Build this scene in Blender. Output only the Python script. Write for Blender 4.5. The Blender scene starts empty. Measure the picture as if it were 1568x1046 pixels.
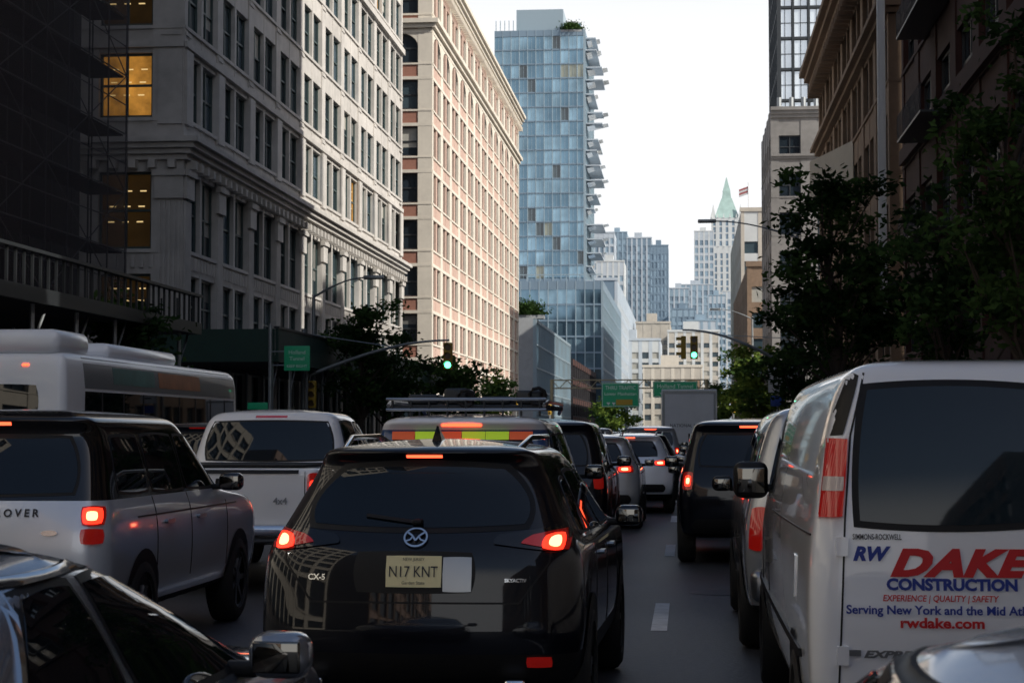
import bpy, bmesh, math, random
from mathutils import Vector, Matrix
from mathutils.bvhtree import BVHTree
R=random.Random(7)
scene=bpy.context.scene
COL=scene.collection
# ---------------------------------------------------------------- materials
def mat(name,col,rough=.6,metal=0,var=0,scale=3,bump=0,coat=0,emit=None,es=0,ior=1.5,alpha=1,big=.15,spec=.5):
    m=bpy.data.materials.new(name); m.use_nodes=True
    nt=m.node_tree; p=nt.nodes['Principled BSDF']
    p.inputs['Base Color'].default_value=(*col,1)
    p.inputs['Roughness'].default_value=rough
    p.inputs['Metallic'].default_value=metal
    p.inputs['IOR'].default_value=ior
    p.inputs['Specular IOR Level'].default_value=spec
    p.inputs['Coat Weight'].default_value=coat
    p.inputs['Coat Roughness'].default_value=.03
    p.inputs['Alpha'].default_value=alpha
    if emit:
        p.inputs['Emission Color'].default_value=(*emit,1)
        p.inputs['Emission Strength'].default_value=es
    if var or bump:
        tc=nt.nodes.new('ShaderNodeTexCoord')
        n1=nt.nodes.new('ShaderNodeTexNoise'); n1.inputs['Scale'].default_value=scale; n1.inputs['Detail'].default_value=8; n1.inputs['Roughness'].default_value=.65
        n2=nt.nodes.new('ShaderNodeTexNoise'); n2.inputs['Scale'].default_value=big; n2.inputs['Detail'].default_value=5
        nt.links.new(tc.outputs['Object'],n1.inputs['Vector']); nt.links.new(tc.outputs['Object'],n2.inputs['Vector'])
        ad=nt.nodes.new('ShaderNodeMath'); ad.operation='ADD'
        nt.links.new(n1.outputs['Fac'],ad.inputs[0]); nt.links.new(n2.outputs['Fac'],ad.inputs[1])
        mr=nt.nodes.new('ShaderNodeMapRange'); mr.inputs['From Min'].default_value=.65; mr.inputs['From Max'].default_value=1.35
        mr.inputs['To Min'].default_value=1-var; mr.inputs['To Max'].default_value=1+var
        nt.links.new(ad.outputs[0],mr.inputs['Value'])
        vm=nt.nodes.new('ShaderNodeVectorMath'); vm.operation='SCALE'; vm.inputs[0].default_value=col
        nt.links.new(mr.outputs[0],vm.inputs['Scale']); nt.links.new(vm.outputs[0],p.inputs['Base Color'])
        if emit:
            mu=nt.nodes.new('ShaderNodeMath'); mu.operation='MULTIPLY'; mu.inputs[1].default_value=es; nt.links.new(mr.outputs[0],mu.inputs[0]); nt.links.new(mu.outputs[0],p.inputs['Emission Strength'])
        if bump:
            bp=nt.nodes.new('ShaderNodeBump'); bp.inputs['Strength'].default_value=bump; bp.inputs['Distance'].default_value=.02
            nt.links.new(n1.outputs['Fac'],bp.inputs['Height']); nt.links.new(bp.outputs[0],p.inputs['Normal'])
    return m
def leafmat(name,col):
    m=bpy.data.materials.new(name); m.use_nodes=True; nt=m.node_tree; nt.nodes.clear()
    o=nt.nodes.new('ShaderNodeOutputMaterial'); d=nt.nodes.new('ShaderNodeBsdfDiffuse'); t=nt.nodes.new('ShaderNodeBsdfTranslucent'); x=nt.nodes.new('ShaderNodeMixShader')
    tc=nt.nodes.new('ShaderNodeTexCoord'); n=nt.nodes.new('ShaderNodeTexNoise'); n.inputs['Scale'].default_value=1.7; n.inputs['Detail'].default_value=6
    nt.links.new(tc.outputs['Object'],n.inputs['Vector'])
    mr=nt.nodes.new('ShaderNodeMapRange'); mr.inputs['From Min'].default_value=.3; mr.inputs['From Max'].default_value=.7; mr.inputs['To Min'].default_value=.5; mr.inputs['To Max'].default_value=1.6
    vm=nt.nodes.new('ShaderNodeVectorMath'); vm.operation='SCALE'; vm.inputs[0].default_value=col
    nt.links.new(n.outputs['Fac'],mr.inputs['Value']); nt.links.new(mr.outputs[0],vm.inputs['Scale'])
    nt.links.new(vm.outputs[0],d.inputs['Color']); nt.links.new(vm.outputs[0],t.inputs['Color'])
    x.inputs[0].default_value=.3; nt.links.new(d.outputs[0],x.inputs[1]); nt.links.new(t.outputs[0],x.inputs[2]); nt.links.new(x.outputs[0],o.inputs[0])
    return m
M={}
def dm(k,*a,**kw): M[k]=mat(k,*a,**kw)
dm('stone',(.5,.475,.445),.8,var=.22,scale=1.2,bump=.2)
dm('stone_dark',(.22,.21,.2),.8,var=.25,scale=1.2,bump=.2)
dm('cream',(.62,.57,.49),.8,var=.12,scale=1.5)
dm('pinkbrick',(.48,.34,.28),.85,var=.18,scale=4)
dm('redspandrel',(.3,.14,.1),.85,var=.2,scale=4)
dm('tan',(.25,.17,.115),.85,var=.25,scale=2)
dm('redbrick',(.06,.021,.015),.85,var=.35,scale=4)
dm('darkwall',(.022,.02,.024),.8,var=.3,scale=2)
dm('concrete',(.36,.37,.38),.85,var=.2,scale=1)
dm('beige',(.48,.44,.38),.85,var=.15,scale=.5)
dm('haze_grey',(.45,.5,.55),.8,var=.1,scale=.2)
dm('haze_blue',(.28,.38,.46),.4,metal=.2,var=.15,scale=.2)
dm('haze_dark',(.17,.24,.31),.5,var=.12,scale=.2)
dm('white_stone',(.56,.58,.58),.8,var=.1,scale=.3)
dm('copper_green',(.34,.47,.44),.8,var=.15,scale=.3)
dm('teal',(.12,.36,.34),.6,var=.15,scale=.5)
dm('glass',(.02,.03,.04),.06,ior=1.6,var=.4,scale=.4)
dm('glass2',(.05,.075,.09),.1,ior=1.7,var=.4,scale=.5)
dm('glass3',(.16,.22,.28),.08,metal=.55,var=.6,scale=.9,big=.6)
dm('blinds',(.38,.37,.33),.7,var=.2,scale=3)
dm('halfblind',(.16,.16,.15),.6,var=.3,scale=3)
dm('litroom',(.12,.07,.02),.6,emit=(1,.44,.07),es=.32,var=.85,scale=1.3,big=.8)
dm('dimroom',(.03,.025,.015),.3,emit=(1,.5,.12),es=.012,var=.6,scale=1.3)
dm('litstrip',(.5,.4,.2),.6,emit=(1,.7,.3),es=.8)
dm('tower_glass',(.15,.25,.33),.05,metal=.7,var=.35,scale=.1)
dm('tower_glass2',(.24,.37,.46),.06,metal=.65,var=.35,scale=.15)
dm('tower_glass3',(.28,.29,.24),.12,metal=.5,var=.4,scale=.3)
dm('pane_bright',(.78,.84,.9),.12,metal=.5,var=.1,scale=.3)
dm('tower_frame',(.3,.38,.43),.4,metal=.2)
dm('frame_dark',(.03,.035,.04),.5)
dm('frame_green',(.05,.08,.08),.5)
dm('asphalt',(.042,.045,.052),.55,var=.38,scale=14,bump=.5,big=.45)
dm('pavement',(.25,.24,.23),.85,var=.2,scale=4,bump=.3)
dm('kerb',(.3,.29,.28),.8,var=.2,scale=4)
dm('ground_mat',(.14,.14,.135),.9,var=.2,scale=.5)
dm('roadwhite',(.6,.6,.6),.7,var=.35,scale=9,big=2)
dm('metal_dark',(.04,.045,.05),.45,metal=.6)
dm('galv',(.3,.32,.33),.45,metal=.7,var=.15,scale=5)
dm('scaff',(.1,.1,.11),.5,metal=.6)
dm('shedgreen',(.012,.045,.032),.6,var=.25,scale=2)
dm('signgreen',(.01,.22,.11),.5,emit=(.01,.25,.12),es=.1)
dm('signblue',(.02,.07,.35),.5)
dm('white',(.75,.75,.74),.5)
dm('sigyellow',(.45,.28,.02),.5)
dm('gantry',(.4,.33,.2),.6)
dm('black_trim',(.01,.01,.011),.5,spec=.3)
dm('black_gloss',(.006,.006,.008),.08,coat=.5)
dm('carglass',(.006,.009,.012),.02,ior=1.65)
dm('rearglass',(.005,.009,.014),.02,ior=1.5)
dm('carglass_t',(.01,.02,.028),.03,ior=1.5)
dm('tyre',(.015,.015,.015),.8)
dm('rim',(.35,.36,.38),.3,metal=.9)
dm('chrome',(.7,.72,.74),.12,metal=1)
dm('dullchrome',(.35,.36,.37),.3,metal=.9)
dm('mirrorglass',(.2,.19,.17),.03,metal=1)
dm('p_black',(.003,.004,.008),.3,coat=.9,spec=.1)
dm('p_navy',(.008,.012,.022),.3,coat=1,spec=.2)
dm('p_gunmetal',(.34,.37,.42),.22,metal=.6,coat=1)
dm('p_white',(.82,.83,.86),.35,coat=1)
dm('p_vanwhite',(.85,.87,.92),.35,coat=1)
dm('p_silver',(.52,.54,.57),.25,metal=.5,coat=1)
dm('p_lsilver',(.74,.78,.85),.25,metal=.3,coat=1)
dm('p_grey',(.12,.125,.135),.28,metal=.5,coat=1)
dm('p_blue',(.03,.08,.22),.3,coat=1)
dm('redlens',(.3,.008,.008),.12,coat=1,emit=(1,.02,.01),es=.1)
dm('redlit',(.6,.02,.01),.2,emit=(1,.03,.012),es=2.6)
dm('hotlit',(.8,.2,.1),.2,emit=(1,.32,.14),es=5)
dm('redled',(.8,.05,.02),.2,emit=(1,.08,.03),es=4)
dm('clearlens',(.6,.5,.48),.15,coat=1)
dm('greenlit',(.1,.8,.4),.3,emit=(.08,1,.45),es=7)
dm('amberoff',(.1,.05,.01),.3)
dm('plate',(.85,.77,.45),.4)
dm('lime',(.45,.65,.03),.5,emit=(.6,.9,.05),es=.25)
dm('orange',(.65,.12,.04),.5,emit=(1,.15,.05),es=.15)
dm('tx_red',(.6,.01,.015),.5)
dm('tx_blue',(.015,.04,.3),.5)
dm('tx_dark',(.02,.02,.03),.5)
dm('bark',(.06,.045,.035),.9,var=.3,scale=6,bump=.5)
dm('net',(.03,.022,.025),.9,alpha=.6,var=.4,scale=1)
dm('adteal',(.05,.14,.14),.4,var=.6,scale=2)
dm('adorange',(.3,.12,.06),.4,var=.6,scale=2)
dm('buswhite',(.74,.78,.84),.35,coat=.5)
dm('busgrey',(.13,.15,.18),.35,coat=.5)
dm('truckbox',(.85,.87,.9),.4,var=.08,scale=2)
dm('flagred',(.45,.12,.12),.6)
M['leaf_d']=leafmat('leaf_d',(.025,.05,.018))
M['leaf_m']=leafmat('leaf_m',(.055,.1,.03))
M['leaf_y']=leafmat('leaf_y',(.12,.17,.035))
# ---------------------------------------------------------------- builder
class Bd:
    def __init__(s,name): s.name=name; s.parts={}; s.order=[]; s.smooth=set()
    def P(s,part,m=None):
        if part not in s.parts: s.parts[part]=([],[],m or part)
        return s.parts[part]
    def add(s,part,vs,fs,m=None,smooth=False):
        V,F,_=s.P(part,m); o=len(V); V.extend(vs); F.extend([tuple(i+o for i in f) for f in fs])
        if smooth: s.smooth.add(part)
    def box(s,part,x0,x1,y0,y1,z0,z1,m=None):
        vs=[(x,y,z) for z in(z0,z1) for y in(y0,y1) for x in(x0,x1)]
        s.add(part,vs,[(0,2,3,1),(4,5,7,6),(0,1,5,4),(2,6,7,3),(0,4,6,2),(1,3,7,5)],m)
    def boxf(s,part,P,u0,u1,d0,d1,z0,z1,m=None):
        vs=[P(u,d,z) for z in(z0,z1) for d in(d0,d1) for u in(u0,u1)]
        s.add(part,vs,[(0,2,3,1),(4,5,7,6),(0,1,5,4),(2,6,7,3),(0,4,6,2),(1,3,7,5)],m)
    def quad(s,part,a,b,c,d,m=None): s.add(part,[a,b,c,d],[(0,1,2,3)],m)
    def rbox(s,part,x0,x1,y0,y1,z0,z1,r=.03,m=None,seg=3):
        bm=bmesh.new(); bmesh.ops.create_cube(bm,size=1)
        for v in bm.verts: v.co=Vector(((x0+x1)/2+v.co.x*(x1-x0),(y0+y1)/2+v.co.y*(y1-y0),(z0+z1)/2+v.co.z*(z1-z0)))
        bmesh.ops.bevel(bm,geom=bm.edges[:]+bm.verts[:],offset=r,segments=seg,affect='EDGES',profile=.5)
        bm.verts.ensure_lookup_table(); bm.verts.index_update()
        s.add(part,[tuple(v.co) for v in bm.verts],[tuple(v.index for v in f.verts) for f in bm.faces],m,True); bm.free()
    def tube(s,part,pts,rs,n=8,m=None):
        pts=[Vector(p) for p in pts]
        if not isinstance(rs,(list,tuple)): rs=[rs]*len(pts)
        vs=[];fs=[]
        for i,p in enumerate(pts):
            d=(pts[min(i+1,len(pts)-1)]-pts[max(i-1,0)]).normalized()
            a=d.cross(Vector((0,0,1)) if abs(d.z)<.9 else Vector((1,0,0))).normalized(); c=d.cross(a)
            for k in range(n):
                t=2*math.pi*k/n; vs.append(tuple(p+(a*math.cos(t)+c*math.sin(t))*rs[i]))
        for i in range(len(pts)-1):
            for k in range(n): fs.append((i*n+k,i*n+(k+1)%n,(i+1)*n+(k+1)%n,(i+1)*n+k))
        fs.append(tuple(range(n))); fs.append(tuple((len(pts)-1)*n+k for k in range(n)))
        s.add(part,vs,fs,m,True)
    def disc(s,part,c,r,ax='y',n=20,m=None):
        vs=[]
        for k in range(n):
            t=2*math.pi*k/n; a,b=r*math.cos(t),r*math.sin(t)
            vs.append((c[0]+a,c[1],c[2]+b) if ax=='y' else (c[0],c[1]+a,c[2]+b))
        s.add(part,vs,[tuple(range(n))],m)
    def emit(s,loc=(0,0,0),rz=0):
        e=bpy.data.objects.new(s.name,None); COL.objects.link(e); e.location=loc; e.rotation_euler=(0,0,rz)
        for k,(V,F,m) in s.parts.items():
            if not F: continue
            me=bpy.data.meshes.new(k); me.from_pydata(V,[],F); me.materials.append(M[m]); me.validate()
            o=bpy.data.objects.new(k,me); COL.objects.link(o); o.parent=e
            if k in s.smooth:
                for p in me.polygons: p.use_smooth=True
                if k!='body' :
                    try: me.set_sharp_from_angle(angle=math.radians(45))
                    except Exception: pass
        return e
def textmesh(body,size,bold=0,shear=0,align='LEFT',sp=1.0,width=None):
    c=bpy.data.curves.new('t','FONT'); c.body=body; c.size=size; c.offset=bold; c.shear=shear; c.align_x=align; c.space_character=sp; c.resolution_u=3
    o=bpy.data.objects.new('t',c); COL.objects.link(o); dg=bpy.context.evaluated_depsgraph_get(); dg.update()
    me=bpy.data.meshes.new_from_object(o.evaluated_get(dg)); vs=[tuple(v.co) for v in me.vertices]; fs=[tuple(p.vertices) for p in me.polygons]
    bpy.data.objects.remove(o); bpy.data.meshes.remove(me)
    if width:
        a=min(v[0] for v in vs);b=max(v[0] for v in vs);k=width/(b-a)
        o0=0 if align=='LEFT' else -width/2
        vs=[(o0+(v[0]-a)*k,v[1],v[2]) for v in vs]
    return vs,fs
# ---------------------------------------------------------------- facades
def fac(b,O,u,n,W,bays,wins,ztop,z0=0,pier=.9,depth=.5,nv=1,nh=1,pp='piers',pm='stone',sp='spandrels',sm='stone',wp=(('glass',1),),mull=.07,fm='frame_dark',sub=1,subw=.4,rec=.06,sill=True,pz0=None,midm=None,lit=None):
    P=lambda U,d,z:(O[0]+u[0]*U+n[0]*d,O[1]+u[1]*U+n[1]*d,z)
    bw=W/bays
    for i in range(bays+1):
        c=i*bw; b.boxf(pp,P,max(0,c-pier/2),min(W,c+pier/2),-depth,0,z0 if pz0 is None else pz0,ztop,pm)
    prev=z0
    for a,c in wins:
        if a>prev: b.boxf(sp+'_'+sm,P,.02,W-.02,-depth,-rec,prev,a,sm)
        if sill: b.boxf('sills',P,.03,W-.03,-rec,.035,a-.16,a-.02,pm)
        prev=c
    b.boxf(sp+'_'+sm,P,.02,W-.02,-depth,-rec,prev,ztop-.02,sm)
    for i in range(bays):
        u0=i*bw+pier/2; u1=(i+1)*bw-pier/2; sw=(u1-u0-(sub-1)*subw)/sub
        for k in range(sub):
            a0=u0+k*(sw+subw); a1=a0+sw
            if k<sub-1: b.boxf(sp+'_mid',P,a1,a1+subw,-depth,-rec+.02,wins[0][0],wins[-1][1],midm or sm)
            for wi,(z1,z2) in enumerate(wins):
                r=R.random(); acc=0; mm=wp[0][0]
                for nm,w in wp:
                    acc+=w
                    if r<acc: mm=nm; break
                if lit and wi in lit: mm=lit[wi]
                g=-.32
                if mm in('blinds','halfblind') and nh:
                    zb=z2-(z2-z1)*R.choice((.35,.5,.7)); b.quad(mm,P(a0,g+.005,zb),P(a1,g+.005,zb),P(a1,g+.005,z2),P(a0,g+.005,z2)); mm='glass'
                b.quad(mm,P(a0,g,z1),P(a1,g,z1),P(a1,g,z2),P(a0,g,z2))
                if mm in('litroom','dimroom'):
                    for q in range(3):
                        zz=z1+(z2-z1)*(.35+.2*q)
                        for e in range(3):
                            xx=a0+(a1-a0)*(.15+.27*e+.03*q); b.quad('litstrip',P(xx,g+.006,zz),P(xx+(a1-a0)*.12,g+.006,zz),P(xx+(a1-a0)*.12,g+.006,zz+.05),P(xx,g+.006,zz+.05))
                if mull:
                    for q in range(nv): 
                        c=a0+(q+1)*(a1-a0)/(nv+1); b.boxf('frames',P,c-mull/2,c+mull/2,g+.01,g+.09,z1,z2,fm)
                    for q in range(nh):
                        c=z1+(q+1)*(z2-z1)/(nh+1); b.boxf('frames',P,a0,a1,g+.012,g+.08,c-mull/2,c+mull/2,fm)
                    for (c0,c1) in((a0,a0+mull),(a1-mull,a1)): b.boxf('frames',P,c0,c1,g+.011,g+.1,z1,z2,fm)
                    for (c0,c1) in((z1,z1+mull),(z2-mull,z2)): b.boxf('frames',P,a0+mull,a1-mull,g+.011,g+.1,c0,c1,fm)
    return P
def bld(name,s,X,Y0,Y1,D,H,st=None,fr=None,corem='stone_dark',coreH=None,z0=0):
    b=Bd(name)
    xi=X+s*.48
    x0,x1=sorted((xi,X+s*D)); b.box('core',x0,x1,Y0+.48,Y1-.02,z0,(coreH or H)-.1,corem)
    b.Ps=b.Pf=None
    if st: b.Ps=fac(b,(X,Y0+.01),(0,1),(-s,0),Y1-Y0-.01,ztop=H,z0=z0,**st)
    if fr:
        O=(X-D,Y0) if s<0 else (X+.01,Y0)
        b.Pf=fac(b,O,(1,0),(0,-1),D-.01,ztop=H,z0=z0,**fr)
    return b
def floors(z0,n,pitch,h): return [(z0+i*pitch,z0+i*pitch+h) for i in range(n)]
def cornice(b,part,P,W,z,h,out,m,steps=3,e0=True):
    for k in range(steps):
        o=out*(k+1)/steps; b.boxf(part,P,-o if e0 else .01*k,W,-.3,o,z+h*k/steps+.002*k,z+h*(k+1)/steps,m)
# ================================================================ GROUND
g=Bd('ground'); g.quad('ground_sheet',(-3000,-1500,-.16),(3000,-1500,-.16),(3000,5000,-.16),(-3000,5000,-.16),'ground_mat'); g.emit()
g=Bd('road'); g.quad('carriageway',(-15,-120,0),(3.6,-120,0),(3.6,695,0),(-15,695,0),'asphalt')
for a,c in((131.5,145.5),(-40,-26)):
    g.quad('cross_street',(-200,a,-.004),(200,a,-.004),(200,c,-.004),(-200,c,-.004),'asphalt')
for lx in(-.25,-3.6,-7.1,-10.6):
    y=16.3-9.7*3
    while y<240:
        g.quad('lane_marking',(lx-.07,y,.004),(lx+.07,y,.004),(lx+.07,y+2.6,.004),(lx-.07,y+2.6,.004),'roadwhite'); y+=9.7
for k in range(14):
    x=-14.2+k*1.3; g.quad('crosswalk',(x,127,.004),(x+.6,127,.004),(x+.6,130.5,.004),(x,130.5,.004),'roadwhite')
mv=[(.35+.33*math.cos(t*math.pi/12),20.2+.33*math.sin(t*math.pi/12),.005) for t in range(24)]; g.add('manhole_cover',mv,[tuple(range(24))],'metal_dark')
g.emit()
for (x0,x1,kx) in((-20,-15,-15),(3.6,9,3.6)):
    for (a,c) in((-120,-41),(-25,131),(146,690)):
        g=Bd('pavement')
        if kx<0: g.box('slab',x0-60,x1-.2,a,c,-.15,.13,'pavement'); g.box('kerb_edge',x1-.2,x1,a,c,-.15,.135,'kerb')
        else: g.box('slab',x0+.2,x1+60,a,c,-.15,.13,'pavement'); g.box('kerb_edge',x0,x0+.2,a,c,-.15,.135,'kerb')
        g.emit()
# ================================================================ LEFT BUILDINGS
W1=(('glass',.42),('glass2',.2),('glass3',.2),('halfblind',.1),('blinds',.06),('litroom',.02))
lo=[(1.0,4.3),(5.6,8.0),(9.0,12.1)]; up=floors(14.3,9,3.72,2.6)
b=bld('limestone_office_building',-1,-20,73,130.7,24,48,
 st=dict(bays=10,wins=lo+up,pier=.95,nv=1,nh=1,sub=2,subw=.3,pm='stone',sm='stone',wp=W1,mull=.08,fm='frame_green'),
 fr=dict(bays=5,wins=lo+up,pier=2.6,nv=1,nh=1,sub=1,pm='stone',sm='stone',wp=(('glass',.7),('glass2',.3)),mull=.1,fm='frame_green',lit={3:'litroom',2:'dimroom',1:'dimroom',4:'dimroom',5:'litroom'}))
for P,W,bays in((b.Ps,57.69,10),(b.Pf,23.99,5)):
    cornice(b,'main_cornice',P,W,12.55,.85,.75,'stone',4,P is b.Ps)
    b.boxf('band',P,0,W,-.05,.22,4.6,5.2,'stone'); 
    bw=W/bays
    for i in range(bays*6):
        c=(i+.5)*W/(bays*6); b.boxf('dentils',P,c-.14,c+.14,0.0,.42,12.2,12.54,'stone')
    for i in range(bays+1):
        c=min(max(i*bw,.55),W-.55)
        for k in range(5): b.boxf('fluting',P,c-.46+k*.2,c-.36+k*.2,0,.07,5.3,10.9,'stone')
        b.boxf('capitals',P,c-.6,c+.6,0,.16,11.0,11.9,'stone'); b.boxf('capitals',P,c-.68,c+.68,0,.26,11.9,12.15,'stone')
        b.boxf('shaft_blocks',P,c-.5,c+.5,0,.1,14.0,17.0,'stone')
        for k in range(8): b.boxf('pier_courses',P,c-.42,c+.42,0,.045,17.6+k*3.72,17.75+k*3.72,'stone')
    for i in range(bays):
        for k in range(9):
            c=i*bw+.9+(bw-1.8)*k/8; b.boxf('balusters',P,c-.07,c+.07,-.06,.04,8.25,8.75,'stone')
    b.boxf('attic_band',P,0,W,-.05,.12,17.1,17.35,'stone')
    b.boxf('attic_band',P,0,W,-.05,.2,28.3,28.7,'stone')
b.emit()
WB=(('glass',.5),('glass2',.25),('halfblind',.15),('blinds',.1))
wb=[(.8,4.2)]+floors(4.9,8,3.72,2.35)+[(34.9,37.2)]
b=bld('cream_brick_building',-1,-20,146.4,223,30,39.3,
 st=dict(bays=13,wins=wb,pier=1.4,nv=1,nh=1,sub=2,subw=.75,pm='cream',sm='pinkbrick',midm='pinkbrick',wp=WB,mull=.1,fm='frame_dark'),
 fr=dict(bays=6,wins=wb,pier=2.3,nv=1,nh=1,sub=1,pm='cream',sm='redspandrel',wp=WB,mull=.12,fm='frame_dark'))
def arches(b,P,W,bays,pier,z,h,m):
    bw=W/bays
    for i in range(bays):
        u0=i*bw+pier/2;u1=(i+1)*bw-pier/2;c=(u0+u1)/2;r=(u1-u0)/2;N=10
        vs=[];fs=[]
        for k in range(N+1):
            t=math.pi*k/N; x=c-r*math.cos(t); vs+= [P(x,-.02,z+h*math.sin(t)),P(x,-.02,z+h+.35),P(x,-.3,z+h*math.sin(t))]
        for k in range(N): fs.append((3*k,3*k+3,3*k+4,3*k+1)); fs.append((3*k,3*k+2,3*k+5,3*k+3))
        b.add('arches',vs,fs,m)
for P,W,bays,pier in((b.Ps,76.59,13,1.4),(b.Pf,29.99,6,2.3)):
    arches(b,P,W,bays,pier,32.2,1.1,'cream')
    cornice(b,'cornice',P,W,38.1,1.25,.9,'cream',4,P is b.Ps)
    cornice(b,'upper_band',P,W,33.7,.7,.5,'cream',2,P is b.Ps)
    b.boxf('base_band',P,0,W,-.05,.3,4.25,4.75,'cream')
    for i in range(bays*8):
        c=(i+.5)*W/(bays*8); b.boxf('brackets',P,c-.12,c+.12,0.02,.5,37.6,38.08,'cream')
    for (z,_z) in wb[1:-1]:
        b.boxf('lintels',P,.03,W-.03,-.055,.02,z+2.37,z+2.62,'cream')
b.emit()
# scaffolded building
b=Bd('scaffolded_building'); b.box('walls',-45,-20.6,25,62,0,60,'darkwall')
for k in range(14):
    z=5.8+k*2.0
    for y in range(26,63,2): 
        if k==0: b.tube('scaffold_tubes',[(-19.0,y,5.8),(-19.0,y,36)],.03,5,'scaff'); b.tube('scaffold_tubes',[(-20.2,y,5.8),(-20.2,y,36)],.03,5,'scaff')
    b.tube('scaffold_tubes',[(-19.0,26,z),(-19.0,62,z)],.025,5,'scaff'); b.tube('scaffold_tubes',[(-19.0,26,z+1),(-19.0,62,z+1)],.02,5,'scaff')
    b.box('scaffold_planks',-20.3,-19.1,26,62,z-.05,z,'darkwall')
    for y in range(26,60,4):
        a,c=(y,y+4) if (k+y//4)%2 else (y+4,y); b.tube('scaffold_braces',[(-19.0,a,z),(-19.0,c,z+2)],.02,5,'scaff')
b.quad('debris_netting',(-18.93,26,5.8),(-18.93,62,5.8),(-18.93,62,36),(-18.93,26,36),'net')
b.quad('debris_netting',(-18.93,25.9,5.8),(-22,25.9,5.8),(-22,25.9,36),(-18.93,25.9,36),'net')
b.emit()
def shed(y0,y1,z0,z1,railing):
    b=Bd('sidewalk_shed'); b.box('fascia',-15.12,-15.0,y0,y1,z0,z1 if not railing else z0+.35,'shedgreen' if not railing else 'metal_dark')
    b.box('deck',-19.9,-15.13,y0,y1,z0+.01,z0+.25,'darkwall'); b.box('end_panel',-19.9,-15.13,y0-.06,y0,z0,z1-.02 if not railing else z0+.35,'shedgreen' if not railing else 'metal_dark')
    b.box('top_edge',-15.16,-14.96,y0-.08,y1,z1,z1+.08,'metal_dark')
    if railing:
        y=y0
        while y<y1: b.box('rail_posts',-15.1,-15.04,y,y+.06,z0+.35,z1,'metal_dark'); y+=.55
        x=-19.8
        while x<-15.2: b.box('rail_posts',x,x+.05,y1-.05,y1,z0+.35,z1,'metal_dark'); x+=.5
    y=y0+.3
    while y<y1:
        b.tube('posts',[(-15.3,y,.13),(-15.3,y,z0)],.06,6,'galv'); b.tube('posts',[(-19.3,y,.13),(-19.3,y,z0)],.06,6,'galv')
        b.tube('braces',[(-15.3,y,z0-1),(-15.3,y+1,z0)],.035,5,'galv'); y+=3.2
    b.emit()
shed(20,57,4.7,5.85,True); shed(68,126,4.27,5.5,False)
b=bld('grey_glass_annex',-1,-20,250,324,30,16.7,
 st=dict(bays=24,wins=floors(1,5,3.1,2.9),pier=.15,nv=0,nh=0,pm='tower_frame',sm='tower_frame',wp=(('tower_glass2',.6),('glass2',.4)),mull=0,sill=False),corem='concrete')
b.box('front_wall',-50,-20.5,250,250.4,0,16.9,'concrete'); b.emit()
b=bld('dark_low_building',-1,-20,330,415,20,14.5,st=dict(bays=12,wins=floors(1,4,3.4,2.2),pier=1,nv=0,nh=0,pm='darkwall',sm='redbrick',mull=0),
 fr=dict(bays=3,wins=floors(1,4,3.4,2.2),pier=1,nv=0,nh=0,pm='darkwall',sm='darkwall',mull=0)); b.emit()
# glass tower
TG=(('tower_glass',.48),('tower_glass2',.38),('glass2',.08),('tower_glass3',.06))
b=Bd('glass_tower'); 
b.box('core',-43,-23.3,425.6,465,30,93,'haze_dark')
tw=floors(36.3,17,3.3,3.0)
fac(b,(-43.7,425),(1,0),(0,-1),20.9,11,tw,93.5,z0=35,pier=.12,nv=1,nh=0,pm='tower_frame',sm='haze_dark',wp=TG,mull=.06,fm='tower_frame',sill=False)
fac(b,(-22.8,425.01),(0,1),(1,0),40,16,tw,93.5,z0=35,pier=.12,nv=1,nh=0,pm='tower_frame',sm='haze_dark',wp=TG,mull=.06,fm='tower_frame',sill=False)
for i in range(18):
    z=35.9+i*3.3
    w=1.2+R.random()*2.8; y=425.5+R.random()*8
    b.box('balconies',-22.8,-22.8+w,y,y+6+R.random()*20,z,z+.25,'haze_grey')
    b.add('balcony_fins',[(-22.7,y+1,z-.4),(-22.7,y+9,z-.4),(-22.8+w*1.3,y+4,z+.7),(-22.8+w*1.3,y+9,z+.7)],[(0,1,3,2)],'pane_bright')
b.box('crown',-38.8,-28,427,440,93,98.7,'tower_frame'); b.box('mechanical_screen',-28,-24,428,440,93,95.5,'tower_glass2')
for k in range(6): b.box('crown_fins',-43.5+k*1,-43.35+k*1,425.8,426.2,93,96,'tower_frame')
b.emit()
b=Bd('glass_podium'); b.box('core',-60,-19,420.6,535,0,35,'haze_dark')
pw=floors(1.5,9,3.6,3.2)
fac(b,(-60,420),(1,0),(0,-1),41.4,20,pw,35.4,pier=.2,nv=0,nh=0,pm='tower_frame',sm='haze_dark',wp=TG,mull=0,sill=False)
fac(b,(-18.6,420.01),(0,1),(1,0),115,40,pw,35.4,pier=.2,nv=0,nh=0,pm='tower_frame',sm='haze_dark',wp=TG,mull=0,sill=False)
for k in range(14): b.box('roof_rail',-60+k*3,-59.8+k*3,421,421.3,35.4,37,'tower_frame')
b.box('roof_rail',-60,-18.8,420.9,421.1,36.8,37,'tower_frame'); b.emit()
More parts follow.
